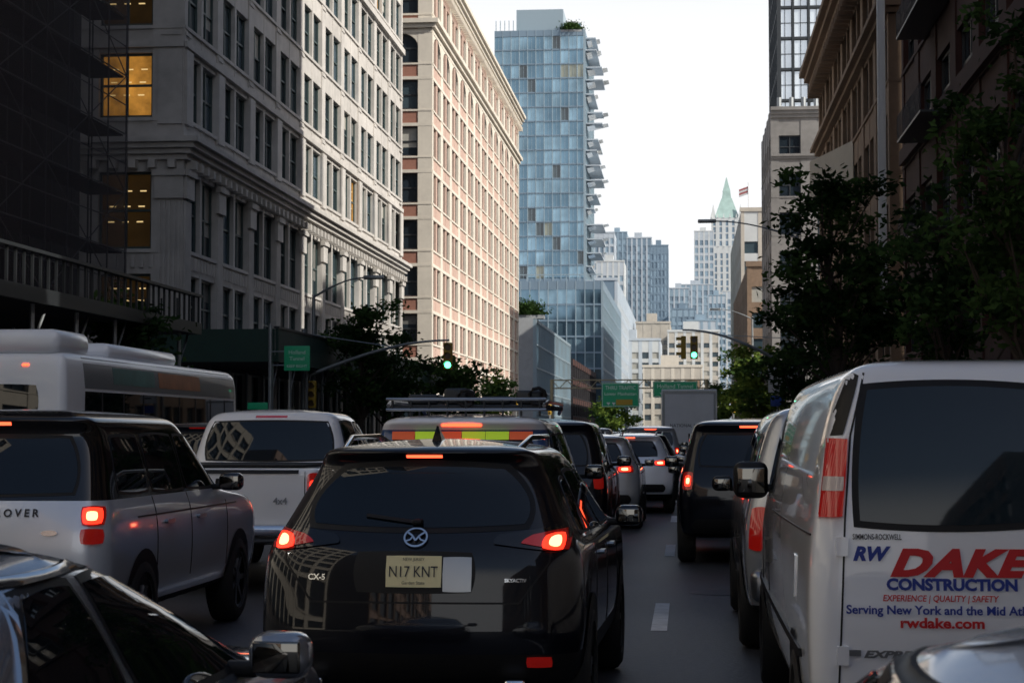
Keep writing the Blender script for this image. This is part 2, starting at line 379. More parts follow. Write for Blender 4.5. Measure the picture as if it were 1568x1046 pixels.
def simple(name,x0,x1,y0,y1,h,pm,sm,bw=4,pitch=3.8,wh=2.2,side=0,wp=(('glass2',.7),('blinds',.3)),pier=None,mul=0):
    b=Bd(name); b.box('core',x0+.5,x1-.5,y0+.5,y1,0,h-.2,sm)
    W=x1-x0; n=max(1,int(W/bw)); wins=floors(1.5,int((h-3)/pitch),pitch,wh); pr=pier or bw*.35
    fac(b,(x0,y0),(1,0),(0,-1),W,n,wins,h,pier=pr,nv=0,nh=0,pm=pm,sm=sm,wp=wp,mull=0,sill=False)
    if side:
        X=x1-.01 if side>0 else x0+.01
        fac(b,(X,y0+.02),(0,1),(side,0),y1-y0-.02,max(1,int((y1-y0)/bw)),wins,h,pier=pr,nv=0,nh=0,pm=pm,sm=sm,wp=wp,mull=0,sill=False)
    b.box('parapet',x0-.2,x1+.2,y0-.2,y0+.3,h,h+.8,pm)
    b.box('rooftop_plant',x0+W*.3,x0+W*.6,y0+3,y0+9,h-.2,h+4,pm)
    return b
simple('slate_office_block',-60,-20,545,780,45.5,'haze_grey','haze_dark',5,4,2.6,1).emit()
simple('beige_apartment_block',-19,-6,705,760,42,'beige','beige',3.2,3.6,1.8,1).emit()
simple('beige_apartment_block',-7,12,690,740,38,'white_stone','beige',3,3.4,1.8).emit()
simple('brick_loft_building',-14,5,600,640,22,'cream','beige',3,3.6,1.8,1).emit()
simple('brick_loft_building',-4,9,560,590,13,'tan','tan',3,3.4,1.8,1).emit()
simple('terrace_building',-30,-9,650,690,33,'haze_grey','white_stone',3.5,3.6,2.2,1).emit()
# far skyline
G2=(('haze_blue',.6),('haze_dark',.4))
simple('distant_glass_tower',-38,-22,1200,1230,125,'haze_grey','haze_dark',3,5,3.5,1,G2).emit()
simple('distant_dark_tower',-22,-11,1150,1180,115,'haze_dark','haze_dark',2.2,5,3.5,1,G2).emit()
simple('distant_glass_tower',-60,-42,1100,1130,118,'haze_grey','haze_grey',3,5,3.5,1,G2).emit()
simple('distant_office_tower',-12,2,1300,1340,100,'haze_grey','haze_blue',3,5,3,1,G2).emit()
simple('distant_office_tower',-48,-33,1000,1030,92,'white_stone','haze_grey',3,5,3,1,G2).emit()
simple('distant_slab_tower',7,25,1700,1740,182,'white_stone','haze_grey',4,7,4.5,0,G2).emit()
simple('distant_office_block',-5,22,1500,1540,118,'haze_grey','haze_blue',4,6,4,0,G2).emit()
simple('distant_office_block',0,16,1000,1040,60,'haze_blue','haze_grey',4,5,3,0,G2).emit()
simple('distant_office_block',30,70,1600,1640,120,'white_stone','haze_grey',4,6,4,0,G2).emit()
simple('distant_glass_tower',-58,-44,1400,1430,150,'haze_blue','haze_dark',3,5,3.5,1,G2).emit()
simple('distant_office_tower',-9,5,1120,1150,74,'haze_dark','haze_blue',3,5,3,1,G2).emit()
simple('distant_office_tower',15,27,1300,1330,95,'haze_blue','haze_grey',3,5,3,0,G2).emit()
# gothic skyscraper
b=Bd('gothic_skyscraper'); cx=39
def tier(w,z0,z1,n,y=1800):
    b.box('core',cx-w/2+1,cx+w/2-1,y+1,y+w,z0,z1-.5,'haze_grey')
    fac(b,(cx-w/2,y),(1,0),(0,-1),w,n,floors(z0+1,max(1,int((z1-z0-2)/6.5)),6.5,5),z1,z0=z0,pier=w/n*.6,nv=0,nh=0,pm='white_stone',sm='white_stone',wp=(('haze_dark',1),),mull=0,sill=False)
    for i in range(n+1): b.add('pinnacles',[(cx-w/2+i*w/n-.8,y-.5,z1),(cx-w/2+i*w/n+.8,y-.5,z1),(cx-w/2+i*w/n+.8,y+1,z1),(cx-w/2+i*w/n-.8,y+1,z1),(cx-w/2+i*w/n,y,z1+5)],[(0,1,4),(1,2,4),(2,3,4),(3,0,4)],'white_stone')
tier(50,0,120,10,1796); tier(38,120,178,7,1800); tier(30,178,206,5,1804)
def pyr(w0,w1,z0,z1,y,m):
    yc=y+w0/2; a=w0/2;c=w1/2
    b.add('copper_roof',[(cx-a,yc-a,z0),(cx+a,yc-a,z0),(cx+a,yc+a,z0),(cx-a,yc+a,z0),(cx-c,yc-c,z1),(cx+c,yc-c,z1),(cx+c,yc+c,z1),(cx-c,yc+c,z1)],[(0,1,5,4),(1,2,6,5),(2,3,7,6),(3,0,4,7),(4,5,6,7)],m)
pyr(24,10,206,226,1807,'copper_green'); pyr(9,7,226,233,1814,'copper_green'); pyr(7.5,.5,233,247,1815,'copper_green')
for dx in(-13,13):
    b.add('corner_turrets',[(cx+dx-3,1804,204),(cx+dx+3,1804,204),(cx+dx+3,1810,204),(cx+dx-3,1810,204),(cx+dx,1807,220)],[(0,1,4),(1,2,4),(2,3,4),(3,0,4)],'white_stone')
b.emit()
# ================================================================ RIGHT BUILDINGS
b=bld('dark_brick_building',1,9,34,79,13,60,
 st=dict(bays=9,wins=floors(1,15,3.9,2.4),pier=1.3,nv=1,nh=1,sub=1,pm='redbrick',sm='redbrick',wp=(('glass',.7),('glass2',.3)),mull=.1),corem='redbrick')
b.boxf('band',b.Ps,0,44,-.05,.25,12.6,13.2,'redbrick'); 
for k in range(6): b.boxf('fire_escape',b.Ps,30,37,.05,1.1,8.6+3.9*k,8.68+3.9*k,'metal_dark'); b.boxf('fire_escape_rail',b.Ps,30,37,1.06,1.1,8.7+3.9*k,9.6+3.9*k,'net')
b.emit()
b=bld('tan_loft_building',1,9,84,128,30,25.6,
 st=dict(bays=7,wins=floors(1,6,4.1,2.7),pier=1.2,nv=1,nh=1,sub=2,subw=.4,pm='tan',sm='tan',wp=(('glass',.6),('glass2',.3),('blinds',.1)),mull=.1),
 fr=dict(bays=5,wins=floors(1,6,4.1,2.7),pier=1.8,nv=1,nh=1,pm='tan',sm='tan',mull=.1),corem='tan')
for P,W in((b.Ps,43.99),(b.Pf,29.99)):
    cornice(b,'cornice',P,W,24.6,1.4,1.3,'tan',4,P is b.Ps); cornice(b,'mid_cornice',P,W,20.3,.5,.6,'tan',2,P is b.Ps); cornice(b,'low_cornice',P,W,8.1,.5,.6,'tan',2,P is b.Ps)
    for i in range(int(W/1.1)): b.boxf('brackets',P,i*1.1+.3,i*1.1+.6,.02,.85,24.0,24.58,'tan')
b.emit()
b=Bd('bright_strip_panel'); b.rbox('panel',8.35,8.7,82.4,82.6,6,24,.03,'white'); b.box('brackets',8.7,9.3,82.45,82.55,8,8.2,'metal_dark'); b.box('brackets',8.7,9.3,82.45,82.55,22,22.2,'metal_dark'); b.emit()  # added white panel, stands in for the bright vertical strip between buildings
b=simple('shadow_caster_block',22,34,80,97,38,'tan','tan',4,4,2.4,-1); b.emit()  # unseen block, added to cast shade on the limestone street facade
b=Bd('billboard'); b.add('panel',[(7.2,110,15.2),(9,102,15.2),(9,102,17.4),(7.2,110,17.4),(7.3,110.1,15.2),(9.1,102.1,15.2),(9.1,102.1,17.4),(7.3,110.1,17.4)],[(0,1,2,3),(4,7,6,5),(3,2,6,7),(0,4,5,1),(0,3,7,4)],'beige')
b.tube('frame_tube',[(7.25,110.1,15.1),(9.05,102.1,15.1),(9.4,102.1,15.1)],.06,6,'metal_dark'); b.emit()
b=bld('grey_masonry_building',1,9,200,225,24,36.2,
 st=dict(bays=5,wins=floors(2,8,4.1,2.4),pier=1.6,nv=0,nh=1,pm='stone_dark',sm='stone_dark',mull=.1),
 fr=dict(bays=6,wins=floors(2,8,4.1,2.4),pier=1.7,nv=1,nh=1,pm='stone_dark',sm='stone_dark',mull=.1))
cornice(b,'cornice',b.Pf,23.99,35,1.1,.6,'stone_dark',3,False); cornice(b,'belt',b.Pf,23.99,30.6,.5,.3,'stone_dark',2,False)
for k in range(4): b.tube('rooftop_vents',[(10+k*1.3,201.5,36),(10+k*1.3,201.5,37.4)],.25,8,'galv')
b.emit()
b=Bd('glass_high_rise'); b.box('core',12.3,28,240.6,265,0,110,'haze_dark')
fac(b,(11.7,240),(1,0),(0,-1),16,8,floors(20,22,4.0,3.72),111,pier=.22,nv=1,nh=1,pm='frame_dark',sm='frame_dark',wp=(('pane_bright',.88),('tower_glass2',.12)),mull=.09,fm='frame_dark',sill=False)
fac(b,(11.7,240.01),(0,1),(-1,0),24,8,floors(20,22,4.0,3.5),111,pier=.3,nv=0,nh=0,pm='tower_frame',sm='frame_dark',wp=(('tower_glass',1),),mull=0,sill=False); b.emit()
simple('teal_trim_building',9.6,20,228,239,35,'teal','stone_dark',3,4,2,-1).emit()
simple('beige_street_building',11,40,380,470,46,'beige','white_stone',4,4,2.4,-1).emit()
simple('brick_street_building',9.3,40,290,375,27,'tan','tan',4,4,2.4,-1).emit()
b=Bd('rooftop_flagpole'); b.tube('pole',[(12.6,381,46),(12.6,381,52)],.1,6,'white')
for k in range(4): b.add('flag_stripe_'+('red' if k%2 else 'white'),[(12.5,381,49.6+k*.4),(10.7,381.3,49.0+k*.4),(10.7,381.3,49.4+k*.4),(12.5,381,50.0+k*.4)],[(0,1,2,3)],'flagred' if k%2 else 'white')
b.emit()
# behind the camera (seen in reflections)
bld('corner_office_building',-1,-20,-25,23,24,34,st=dict(bays=9,wins=floors(1,8,4,2.6),pier=1.2,nv=1,nh=1,pm='cream',sm='cream',mull=.1)).emit()
bld('corner_office_building',-1,-20,-120,-42,24,40,st=dict(bays=13,wins=floors(1,9,4,2.6),pier=1.2,nv=1,nh=1,pm='tan',sm='pinkbrick',mull=0)).emit()
bld('warehouse_building',1,9,-25,33,24,22,st=dict(bays=10,wins=floors(1,5,4,2.6),pier=1.2,nv=1,nh=1,pm='tan',sm='tan',mull=0)).emit()
bld('warehouse_building',1,9,-120,-42,24,24,st=dict(bays=13,wins=floors(1,5,4,2.6),pier=1.2,nv=0,nh=0,pm='stone_dark',sm='tan',mull=0)).emit()
# ================================================================ VEHICLES
def loft(rings,crown=.05,nR=6,nS=12,nC=4):
    out=[]
    rr=list(rings); z,yR,yF,w,a,c,bow=rr[-1]
    for f in(.86,.6,.3,.08):
        rr.append((z+crown*(1-f*f),yR+(yF-yR)/2*(1-f),yF-(yF-yR)/2*(1-f),w*f,a*f,c*f,bow*f))
    V=[];Hn=None
    for (z,yR,yF,w,rR,rF,bow) in rr:
        h=[]; W=w*.985
        for i in range(nR):
            x=(W-rR)*i/(nR-1); h.append((x,yR+bow*(x/w)**2))
        yb=h[-1][1]
        for k in range(1,nC):
            t=math.pi/2*k/nC; h.append((W-rR+rR*math.sin(t),yb+rR*(1-math.cos(t))))
        fb=bow*1.6*((W-rF)/w)**2
        y0=yb+rR; y1=yF-fb-rF
        for i in range(nS):
            t=i/(nS-1); h.append((w*(.985+.015*(1-(2*t-1)**2)),y0+(y1-y0)*t))
        for k in range(1,nC):
            t=math.pi/2*k/nC; h.append((W-rF+rF*math.cos(t),y1+rF*math.sin(t)))
        for i in range(nR):
            x=(W-rF)*(1-i/(nR-1)); h.append((x,yF-bow*1.6*(x/w)**2))
        Hn=len(h); ring=h+[(-x,y) for x,y in h[-2:0:-1]]
        V+=[(x,y,z) for x,y in ring]
    N=2*Hn-2; F=[]
    for r in range(len(rr)-1):
        for i in range(N): F.append((r*N+i,r*N+(i+1)%N,(r+1)*N+(i+1)%N,(r+1)*N+i))
    F.append(tuple(range(N-1,-1,-1))); F.append(tuple((len(rr)-1)*N+i for i in range(N)))
    me=bpy.data.meshes.new('tmp'); me.from_pydata(V,[],F)
    o=bpy.data.objects.new('tmp',me); COL.objects.link(o); s=o.modifiers.new('s','SUBSURF'); s.levels=2; s.render_levels=2
    dg=bpy.context.evaluated_depsgraph_get(); dg.update(); m2=bpy.data.meshes.new_from_object(o.evaluated_get(dg))
    vs=[tuple(v.co) for v in m2.vertices]; fs=[tuple(p.vertices) for p in m2.polygons]
    bpy.data.objects.remove(o); return vs,fs
class Car(Bd):
    def body(s,rings,paint,crown=.05,part='body',split=None,upper='black_gloss',lower=None,lowm='black_trim'):
        vs,fs=loft(rings,crown)
        s.bvh=BVHTree.FromPolygons([Vector(v) for v in vs],fs)
        groups={}
        for f in fs:
            zc=sum(vs[i][2] for i in f)/len(f)
            k=(part,paint)
            if split and zc>split: k=('greenhouse',upper)
            elif lower and zc<lower: k=('cladding',lowm)
            groups.setdefault(k,[]).append(f)
        for (pn,mm),ff in groups.items():
            ids=sorted({i for f in ff for i in f}); mp={i:j for j,i in enumerate(ids)}
            s.add(pn,[vs[i] for i in ids],[tuple(mp[i] for i in f) for f in ff],mm,True)
    def hit(s,view,u,v):
        if view=='rear': o,d=Vector((u,-4,v)),Vector((0,1,0)); fb=Vector((u,.1,v))
        elif view=='right': o,d=Vector((5,u,v)),Vector((-1,0,0)); fb=Vector((1,u,v))
        elif view=='left': o,d=Vector((-5,u,v)),Vector((1,0,0)); fb=Vector((-1,u,v))
        elif view=='front': o,d=Vector((u,12,v)),Vector((0,-1,0)); fb=Vector((u,4,v))
        else: o,d=Vector((u,v,6)),Vector((0,0,-1)); fb=Vector((u,v,1.6))
        h=s.bvh.ray_cast(o,d)
        if h[0] is None: h=s.bvh.find_nearest(fb)
        return h[0],d
    def decal(s,part,m,view,q,n=12,mm=6,off=.005,rnd=.25,skirt=.012):
        vs=[];fs=[];dd=[]
        for j in range(mm+1):
            for i in range(n+1):
                a=2*i/n-1;c=2*j/mm-1
                a2=a*math.sqrt(1-rnd*c*c/2);c2=c*math.sqrt(1-rnd*a*a/2); a2=(a2+1)/2;c2=(c2+1)/2
                u=(q[0][0]*(1-a2)+q[1][0]*a2)*(1-c2)+(q[3][0]*(1-a2)+q[2][0]*a2)*c2
                v=(q[0][1]*(1-a2)+q[1][1]*a2)*(1-c2)+(q[3][1]*(1-a2)+q[2][1]*a2)*c2
                p,d=s.hit(view,u,v); vs.append(tuple(p-d*off)); dd.append(d)
        W=n+1
        for j in range(mm):
            for i in range(n): fs.append((j*W+i,j*W+i+1,(j+1)*W+i+1,(j+1)*W+i))
        loop=[i for i in range(n)]+[j*W+n for j in range(mm)]+[mm*W+i for i in range(n,0,-1)]+[j*W for j in range(mm,0,-1)]
        b0=len(vs)
        for l in loop: vs.append(tuple(Vector(vs[l])+dd[l]*(off+skirt)))
        L=len(loop)
        for k in range(L): fs.append((loop[k],loop[(k+1)%L],b0+(k+1)%L,b0+k))
        s.add(part,vs,fs,m,True)
    def rect(s,part,m,view,u0,u1,v0,v1,**k): s.decal(part,m,view,[(u0,v0),(u1,v0),(u1,v1),(u0,v1)],**k)
    def line(s,part,m,view,pts,w=.006,off=.004):
        for a,c in zip(pts[:-1],pts[1:]):
            dx,dy=c[0]-a[0],c[1]-a[1]; L=math.hypot(dx,dy); nx,ny=-dy/L*w,dx/L*w
            s.decal(part,m,view,[(a[0]-nx,a[1]-ny),(c[0]-nx,c[1]-ny),(c[0]+nx,c[1]+ny),(a[0]+nx,a[1]+ny)],n=6,mm=1,off=off,rnd=0)
    def text(s,part,m,t,size,x,z,view='rear',off=.009,**k):
        vs,fs=textmesh(t,size,**k); out=[]
        for v in vs:
            p,d=s.hit(view,x+v[0],z+v[1]); out.append(tuple(p-d*off))
        s.add(part,out,fs,m)
    def wheels(s,w,ys,r=.36,tw=.24,archm='black_trim',rimm='rim'):
        for y in ys:
            for sg in(-1,1):
                x=sg*(w-.005); vw='right' if sg>0 else 'left'
                vs=[];fs=[];N=18
                for k in range(N+1):
                    t=-.25+(math.pi+.5)*k/N
                    for rr in(0.05,(r+.06)*.6,r+.06):
                        p,d=s.hit(vw,y+rr*math.cos(t),max(.3,r+rr*math.sin(t))); vs.append(tuple(p-d*.007))
                for k in range(N):
                    for q in range(2): fs.append((k*3+q,k*3+q+1,k*3+q+4,k*3+q+3))
                s.add('wheel_arches',vs,fs,archm)
                prof=[(-tw,r*.86),(-tw*.92,r*.98),(-tw*.7,r),(-tw*.3,r),(-.03,r*.97),(0,r*.86),(.0,r*.7),(-.03,r*.66)]
                n=28;vs=[];fs=[]
                for dx,rr in prof:
                    for k in range(n):
                        t=2*math.pi*k/n; vs.append((x+sg*dx+sg*.012,y+rr*math.cos(t),r+rr*math.sin(t)))
                for a in range(len(prof)-1):
                    for k in range(n): fs.append((a*n+k,a*n+(k+1)%n,(a+1)*n+(k+1)%n,(a+1)*n+k))
                s.add('tyres',vs,fs,'tyre',True)
                s.disc('wheel_wells_inner',(x-sg*.06,y,r),r*.68,'x',24,'black_trim')
                for k in range(7):
                    t=2*math.pi*k/7; ct,st=math.cos(t),math.sin(t); hw=.028
                    a=(x-sg*.02,y+ct*.05-st*hw,r+st*.05+ct*hw);b_=(x-sg*.02,y+ct*.05+st*hw,r+st*.05-ct*hw)
                    c=(x-sg*.012,y+ct*r*.67+st*hw*.8,r+st*r*.67-ct*hw*.8);d=(x-sg*.012,y+ct*r*.67-st*hw*.8,r+st*r*.67+ct*hw*.8)
                    s.add('rims',[a,b_,c,d],[(0,1,2,3)],rimm)
                s.disc('rims',(x-sg*.008,y,r),.075,'x',12,rimm)
                vs=[];fs=[]
                for rr in(r*.62,r*.69):
                    for k in range(n): t=2*math.pi*k/n; vs.append((x-sg*.006,y+rr*math.cos(t),r+rr*math.sin(t)))
                for k in range(n): fs.append((k,(k+1)%n,n+(k+1)%n,n+k))
                s.add('rims',vs,fs,rimm)
    def mirrors(s,w,y,z,m,big=1,tall=1.0):
        for sg in(-1,1):
            x0,x1=sorted((sg*(w+.05),sg*(w+.05+.19*big)))
            s.rbox('mirror_housings',x0,x1,y-.06,y+.09,z-.06*big*tall,z+.08*big*tall,.055,m,5)
            s.rbox('mirror_glass',x0+.022,x1-.022,y-.066,y-.05,z-.038*big*tall,z+.058*big*tall,.007,'mirrorglass')
            xa,xb=sorted((sg*(w-.12),sg*(w+.08))); s.rbox('mirror_arms',xa,xb,y-.01,y+.05,z-.06,z-.01,.015,'black_trim')
def glassframe(c,view,q,m='carglass',off=.006,grow=.02,gm='black_trim',part='windows',**k):
    cx=sum(p[0] for p in q)/4;cy=sum(p[1] for p in q)/4
    q2=[(p[0]+grow*(1 if p[0]>cx else -1),p[1]+grow*(1 if p[1]>cy else -1)) for p in q]
    if view=='rear' and m=='carglass': m='rearglass'; part='rear_window'
    c.decal('window_seals',gm,view,q2,off=off*.55,**k); c.decal(part,m,view,q,off=off,**k)
RINGS=dict(
 crossover=[(.24,.3,4.3,.8,.2,.3,.08),(.36,.06,4.5,.9,.25,.4,.1),(.55,0,4.55,.925,.25,.4,.1),(.75,.03,4.55,.93,.25,.4,.1),(.95,.05,4.5,.925,.26,.4,.1),(1.06,.08,4.3,.91,.27,.4,.1),(1.12,.12,3.5,.87,.27,.35,.1),(1.18,.17,3.3,.83,.25,.3,.1),(1.35,.33,2.95,.755,.22,.25,.1),(1.5,.46,2.6,.68,.2,.22,.1),(1.565,.42,2.4,.645,.16,.2,.1),(1.6,.37,2.25,.615,.15,.2,.1),(1.625,.43,2.1,.56,.15,.2,.1)],
 bigsuv=[(.3,.25,4.85,.88,.2,.3,.06),(.45,.02,4.98,.97,.2,.35,.06),(.8,0,5.0,.99,.2,.35,.06),(1.0,.01,4.97,.985,.2,.35,.06),(1.13,.05,4.8,.965,.2,.35,.06),(1.19,.07,3.8,.94,.2,.3,.06),(1.25,.1,3.6,.92,.18,.25,.06),(1.5,.22,3.2,.86,.16,.22,.06),(1.7,.32,2.9,.8,.14,.2,.06),(1.77,.26,2.8,.775,.13,.2,.06),(1.81,.24,2.7,.75,.13,.2,.06),(1.84,.32,2.55,.68,.13,.2,.06)],
 sedan=[(.2,.25,4.5,.82,.2,.3,.08),(.34,.04,4.68,.89,.25,.4,.1),(.55,0,4.75,.915,.25,.4,.1),(.75,.02,4.72,.915,.25,.4,.1),(.88,.05,4.55,.905,.25,.4,.1),(.95,.12,4.2,.88,.25,.4,.1),(1.0,.5,3.65,.85,.3,.35,.1),(1.04,.85,3.45,.82,.3,.3,.1),(1.2,1.15,3.05,.745,.25,.28,.1),(1.34,1.5,2.65,.665,.22,.25,.1),(1.4,1.75,2.35,.61,.2,.22,.1),(1.42,1.9,2.2,.54,.16,.2,.1)],
 van=[(.38,.2,5.6,.93,.12,.3,.03),(.5,.03,5.7,.985,.12,.35,.03),(.85,0,5.7,1.0,.12,.35,.03),(1.1,.01,5.6,.995,.12,.35,.03),(1.22,.02,5.0,.985,.12,.3,.03),(1.35,.03,4.85,.97,.12,.25,.03),(1.6,.07,4.5,.93,.12,.22,.03),(1.8,.12,4.2,.885,.12,.2,.03),(1.92,.17,4.0,.845,.12,.2,.03),(1.99,.22,3.9,.79,.12,.2,.03),(2.02,.3,3.7,.7,.12,.2,.03)],
 minivan=[(.28,.2,4.9,.9,.15,.3,.05),(.42,.03,5.05,.97,.18,.35,.05),(.8,0,5.1,.99,.18,.35,.05),(1.0,.01,5.0,.985,.18,.35,.05),(1.1,.04,4.6,.965,.18,.35,.05),(1.2,.07,4.2,.94,.16,.25,.05),(1.5,.17,3.7,.87,.15,.2,.05),(1.75,.27,3.2,.79,.14,.2,.05),(1.84,.3,3.0,.74,.13,.2,.05),(1.89,.38,2.8,.66,.13,.2,.05)],
)
def lamp(c,q,lit=True,part='tail_lamps',f=.72):
    for sg in(-1,1):
        qq=[(p[0]*sg,p[1]) for p in q]
        c.decal(part,'redlens','rear',qq,n=8,mm=4,off=.016,rnd=.4,skirt=.03)
        if lit:
            cx=sum(p[0] for p in qq)/4;cy=sum(p[1] for p in qq)/4
            c.decal('brake_light_glow','redlit','rear',[(cx+(p[0]-cx)*f,cy+(p[1]-cy)*f) for p in qq],n=6,mm=4,off=.022,rnd=.5)
            c.decal('brake_light_bulb','hotlit','rear',[(cx+(p[0]-cx)*f*.55,cy+(p[1]-cy)*f*.55) for p in qq],n=6,mm=4,off=.026,rnd=.6)
def sidewin(c,wins,seams=(),m='carglass',trim=None):
    for q in wins:
        for vw in('left','right'): glassframe(c,vw,q,m=m)
    for pts in seams:
        for vw in('left','right'): c.line('door_seams','black_trim',vw,pts)
def generic(name,kind,paint,lit=True,split=None,upper='black_gloss',lampq=None):
    c=Car(name)
    c.body(RINGS[kind],paint,split=split,lower=.42,upper=upper)
    if kind=='crossover':
        glassframe(c,'rear',[(-.61,1.2),(.61,1.2),(.48,1.5),(-.48,1.5)],n=16)
        lamp(c,lampq or [(.5,1.0),(.8,1.0),(.78,1.13),(.48,1.11)],lit)
        c.rect('third_brake_light','redled' if lit else 'redlens','rear',-.12,.12,1.565,1.585,n=6,mm=1,off=.01)
        sidewin(c,[[(.75,1.14),(1.25,1.13),(1.25,1.46),(.95,1.44)],[(1.35,1.13),(2.05,1.12),(2.0,1.49),(1.35,1.49)],[(2.13,1.12),(3.0,1.12),(2.45,1.46),(2.1,1.48)]],[[(2.08,.5),(2.08,1.1)],[(1.2,.6),(1.32,1.1)],[(3.1,.5),(3.1,1.1)],[(.5,.98),(3.9,.98)]])
        c.rect('licence_plate','plate','rear',-.16,.16,.86,1.0,n=4,mm=2,off=.012,rnd=0); c.rect('bumper_trim','black_trim','rear',-.75,.75,.45,.62,off=.012)
        c.wheels(.925,(.85,3.55),.355); c.mirrors(.87,2.85,1.12,paint)
        for sg in(-1,1): c.tube('roof_rails',[(sg*.53,.8,1.63),(sg*.55,1.2,1.69),(sg*.55,2.0,1.69),(sg*.52,2.4,1.62)],.015,6,'dullchrome')
    elif kind=='bigsuv':
        glassframe(c,'rear',[(-.74,1.27),(.74,1.27),(.64,1.68),(-.64,1.68)],n=16)
        if lampq:
            lamp(c,[(.78,.92),(.93,.92),(.925,1.03),(.775,1.03)],False); lamp(c,lampq,lit,f=.85)
        else: lamp(c,[(.8,.97),(.93,.97),(.91,1.2),(.78,1.2)],lit,f=.6)
        c.rect('third_brake_light','redled' if lit else 'redlens','rear',-.2,.2,1.76,1.785,n=6,mm=1,off=.01)
        sidewin(c,[[(.5,1.27),(1.25,1.26),(1.25,1.68),(.62,1.68)],[(1.35,1.26),(2.25,1.25),(2.22,1.69),(1.35,1.69)],[(2.33,1.25),(3.45,1.25),(2.85,1.67),(2.31,1.69)]],[[(2.29,.55),(2.29,1.22)],[(1.3,.6),(1.3,1.22)],[(3.5,.55),(3.5,1.22)],[(.1,1.08),(4.6,1.08)]])
        c.rect('licence_plate','plate','rear',-.16,.16,.75,.9,n=4,mm=2,off=.012,rnd=0); c.rect('bumper_trim','black_trim','rear',-.8,.8,.42,.6,off=.015)
        c.wheels(.985,(.95,3.95),.39); c.mirrors(.93,3.2,1.27,'black_gloss',1.1)
    elif kind=='sedan':
        glassframe(c,'rear',[(-.62,1.06),(.62,1.06),(.5,1.36),(-.5,1.36)],n=16)
        lamp(c,[(.5,.74),(.84,.74),(.82,.88),(.48,.88)],lit)
        c.rect('third_brake_light','redled' if lit else 'redlens','rear',-.14,.14,1.37,1.385,n=6,mm=1,off=.01)
        sidewin(c,[[(1.35,1.03),(2.1,1.02),(2.05,1.34),(1.72,1.33)],[(2.18,1.02),(3.2,1.0),(2.55,1.32),(2.14,1.34)]],[[(2.14,.4),(2.14,1.0)],[(1.2,.55),(1.3,1.0)],[(3.15,.4),(3.15,1.0)],[(.5,.9),(3.9,.86)]])
        c.rect('licence_plate','plate','rear',-.16,.16,.72,.86,n=4,mm=2,off=.012,rnd=0); c.rect('bumper_trim','black_trim','rear',-.75,.75,.3,.42,off=.012)
        c.wheels(.915,(.95,3.7),.33); c.mirrors(.85,3.05,1.03,paint)
    elif kind=='minivan':
        glassframe(c,'rear',[(-.74,1.2),(.74,1.2),(.64,1.72),(-.64,1.72)],n=16)
        lamp(c,[(.8,.82),(.95,.82),(.92,1.15),(.78,1.15)],False)
        sidewin(c,[[(.4,1.2),(1.5,1.2),(1.5,1.68),(.55,1.68)],[(1.6,1.2),(2.6,1.2),(2.6,1.7),(1.6,1.7)],[(2.7,1.2),(3.9,1.18),(3.2,1.66),(2.7,1.7)]],[[(2.65,.5),(2.65,1.15)],[(1.55,.6),(1.55,1.15)]])
        c.rect('licence_plate','plate','rear',-.16,.16,.95,1.1,n=4,mm=2,off=.012,rnd=0); c.rbox('rear_bumper',-.93,.93,-.1,.12,.45,.68,.05,'dullchrome')
        c.wheels(.985,(1.0,4.0),.36); c.mirrors(.93,3.5,1.22,'black_trim',1.0)
    return c
def put(c,X,Y,yaw=0): c.emit((X,Y,0),math.radians(yaw))
# ---- black crossover (hero)
c=Car('compact_suv'); c.body(RINGS['crossover'],'p_black',lower=.5)
glassframe(c,'rear',[(-.685,1.185),(.685,1.185),(.5,1.525),(-.5,1.525)],n=20,mm=8,grow=.03,rnd=.45)
for sg in(-1,1):
    c.decal('lamp_clusters','black_gloss','rear',[(sg*.42,1.1),(sg*.84,1.05),(sg*.83,1.2),(sg*.45,1.15)],off=.012,rnd=.3)
    c.decal('tail_lamps','redlens','rear',[(sg*.57,1.105),(sg*.85,1.06),(sg*.84,1.185),(sg*.64,1.15)],off=.018,rnd=.3)
    c.decal('brake_light_glow','redlit','rear',[(sg*.69,1.075),(sg*.82,1.06),(sg*.82,1.165),(sg*.71,1.15)],n=8,mm=4,off=.024,rnd=.6)
    c.decal('brake_light_bulb','hotlit','rear',[(sg*.73,1.09),(sg*.80,1.08),(sg*.80,1.15),(sg*.74,1.14)],n=6,mm=4,off=.028,rnd=.8)
    c.rect('reflectors','redlens','rear',sg*.62,sg*.76,.43,.49,n=6,mm=2,off=.012)
    c.tube('roof_rails',[(sg*.51,.62,1.61),(sg*.545,1.0,1.68),(sg*.55,1.9,1.685),(sg*.52,2.35,1.61)],.018,8,'chrome')
c.rect('third_brake_light','redled','rear',-.11,.11,1.567,1.583,n=8,mm=1,off=.012)
c.line('tailgate_seam','black_trim','rear',[(-.58,.78),(.58,.78)],.005); 
for sg in(-1,1): c.line('tailgate_seam','black_trim','rear',[(sg*.58,.78),(sg*.74,1.0),(sg*.76,1.2)],.005)
c.rect('plate_recess','black_trim','rear',-.34,.34,.83,1.06,off=.004)
c.rect('plate_recess_insert','dullchrome','rear',.16,.32,.84,1.03,n=6,mm=2,off=.007,rnd=.1)  # dull chrome insert in the recess, right of the plate
c.rect('licence_plate','plate','rear',-.155,.155,.865,1.035,n=4,mm=2,off=.016,rnd=.05)
c.text('plate_text','tx_dark','N17 KNT',.085,0,.922,align='CENTER',off=.022,width=.27); c.text('plate_text','tx_dark','Garden State',.024,0,.882,align='CENTER',off=.022); c.text('plate_text','tx_dark','NEW JERSEY',.022,0,1.01,align='CENTER',off=.022)
vs=[];fs=[];N=24
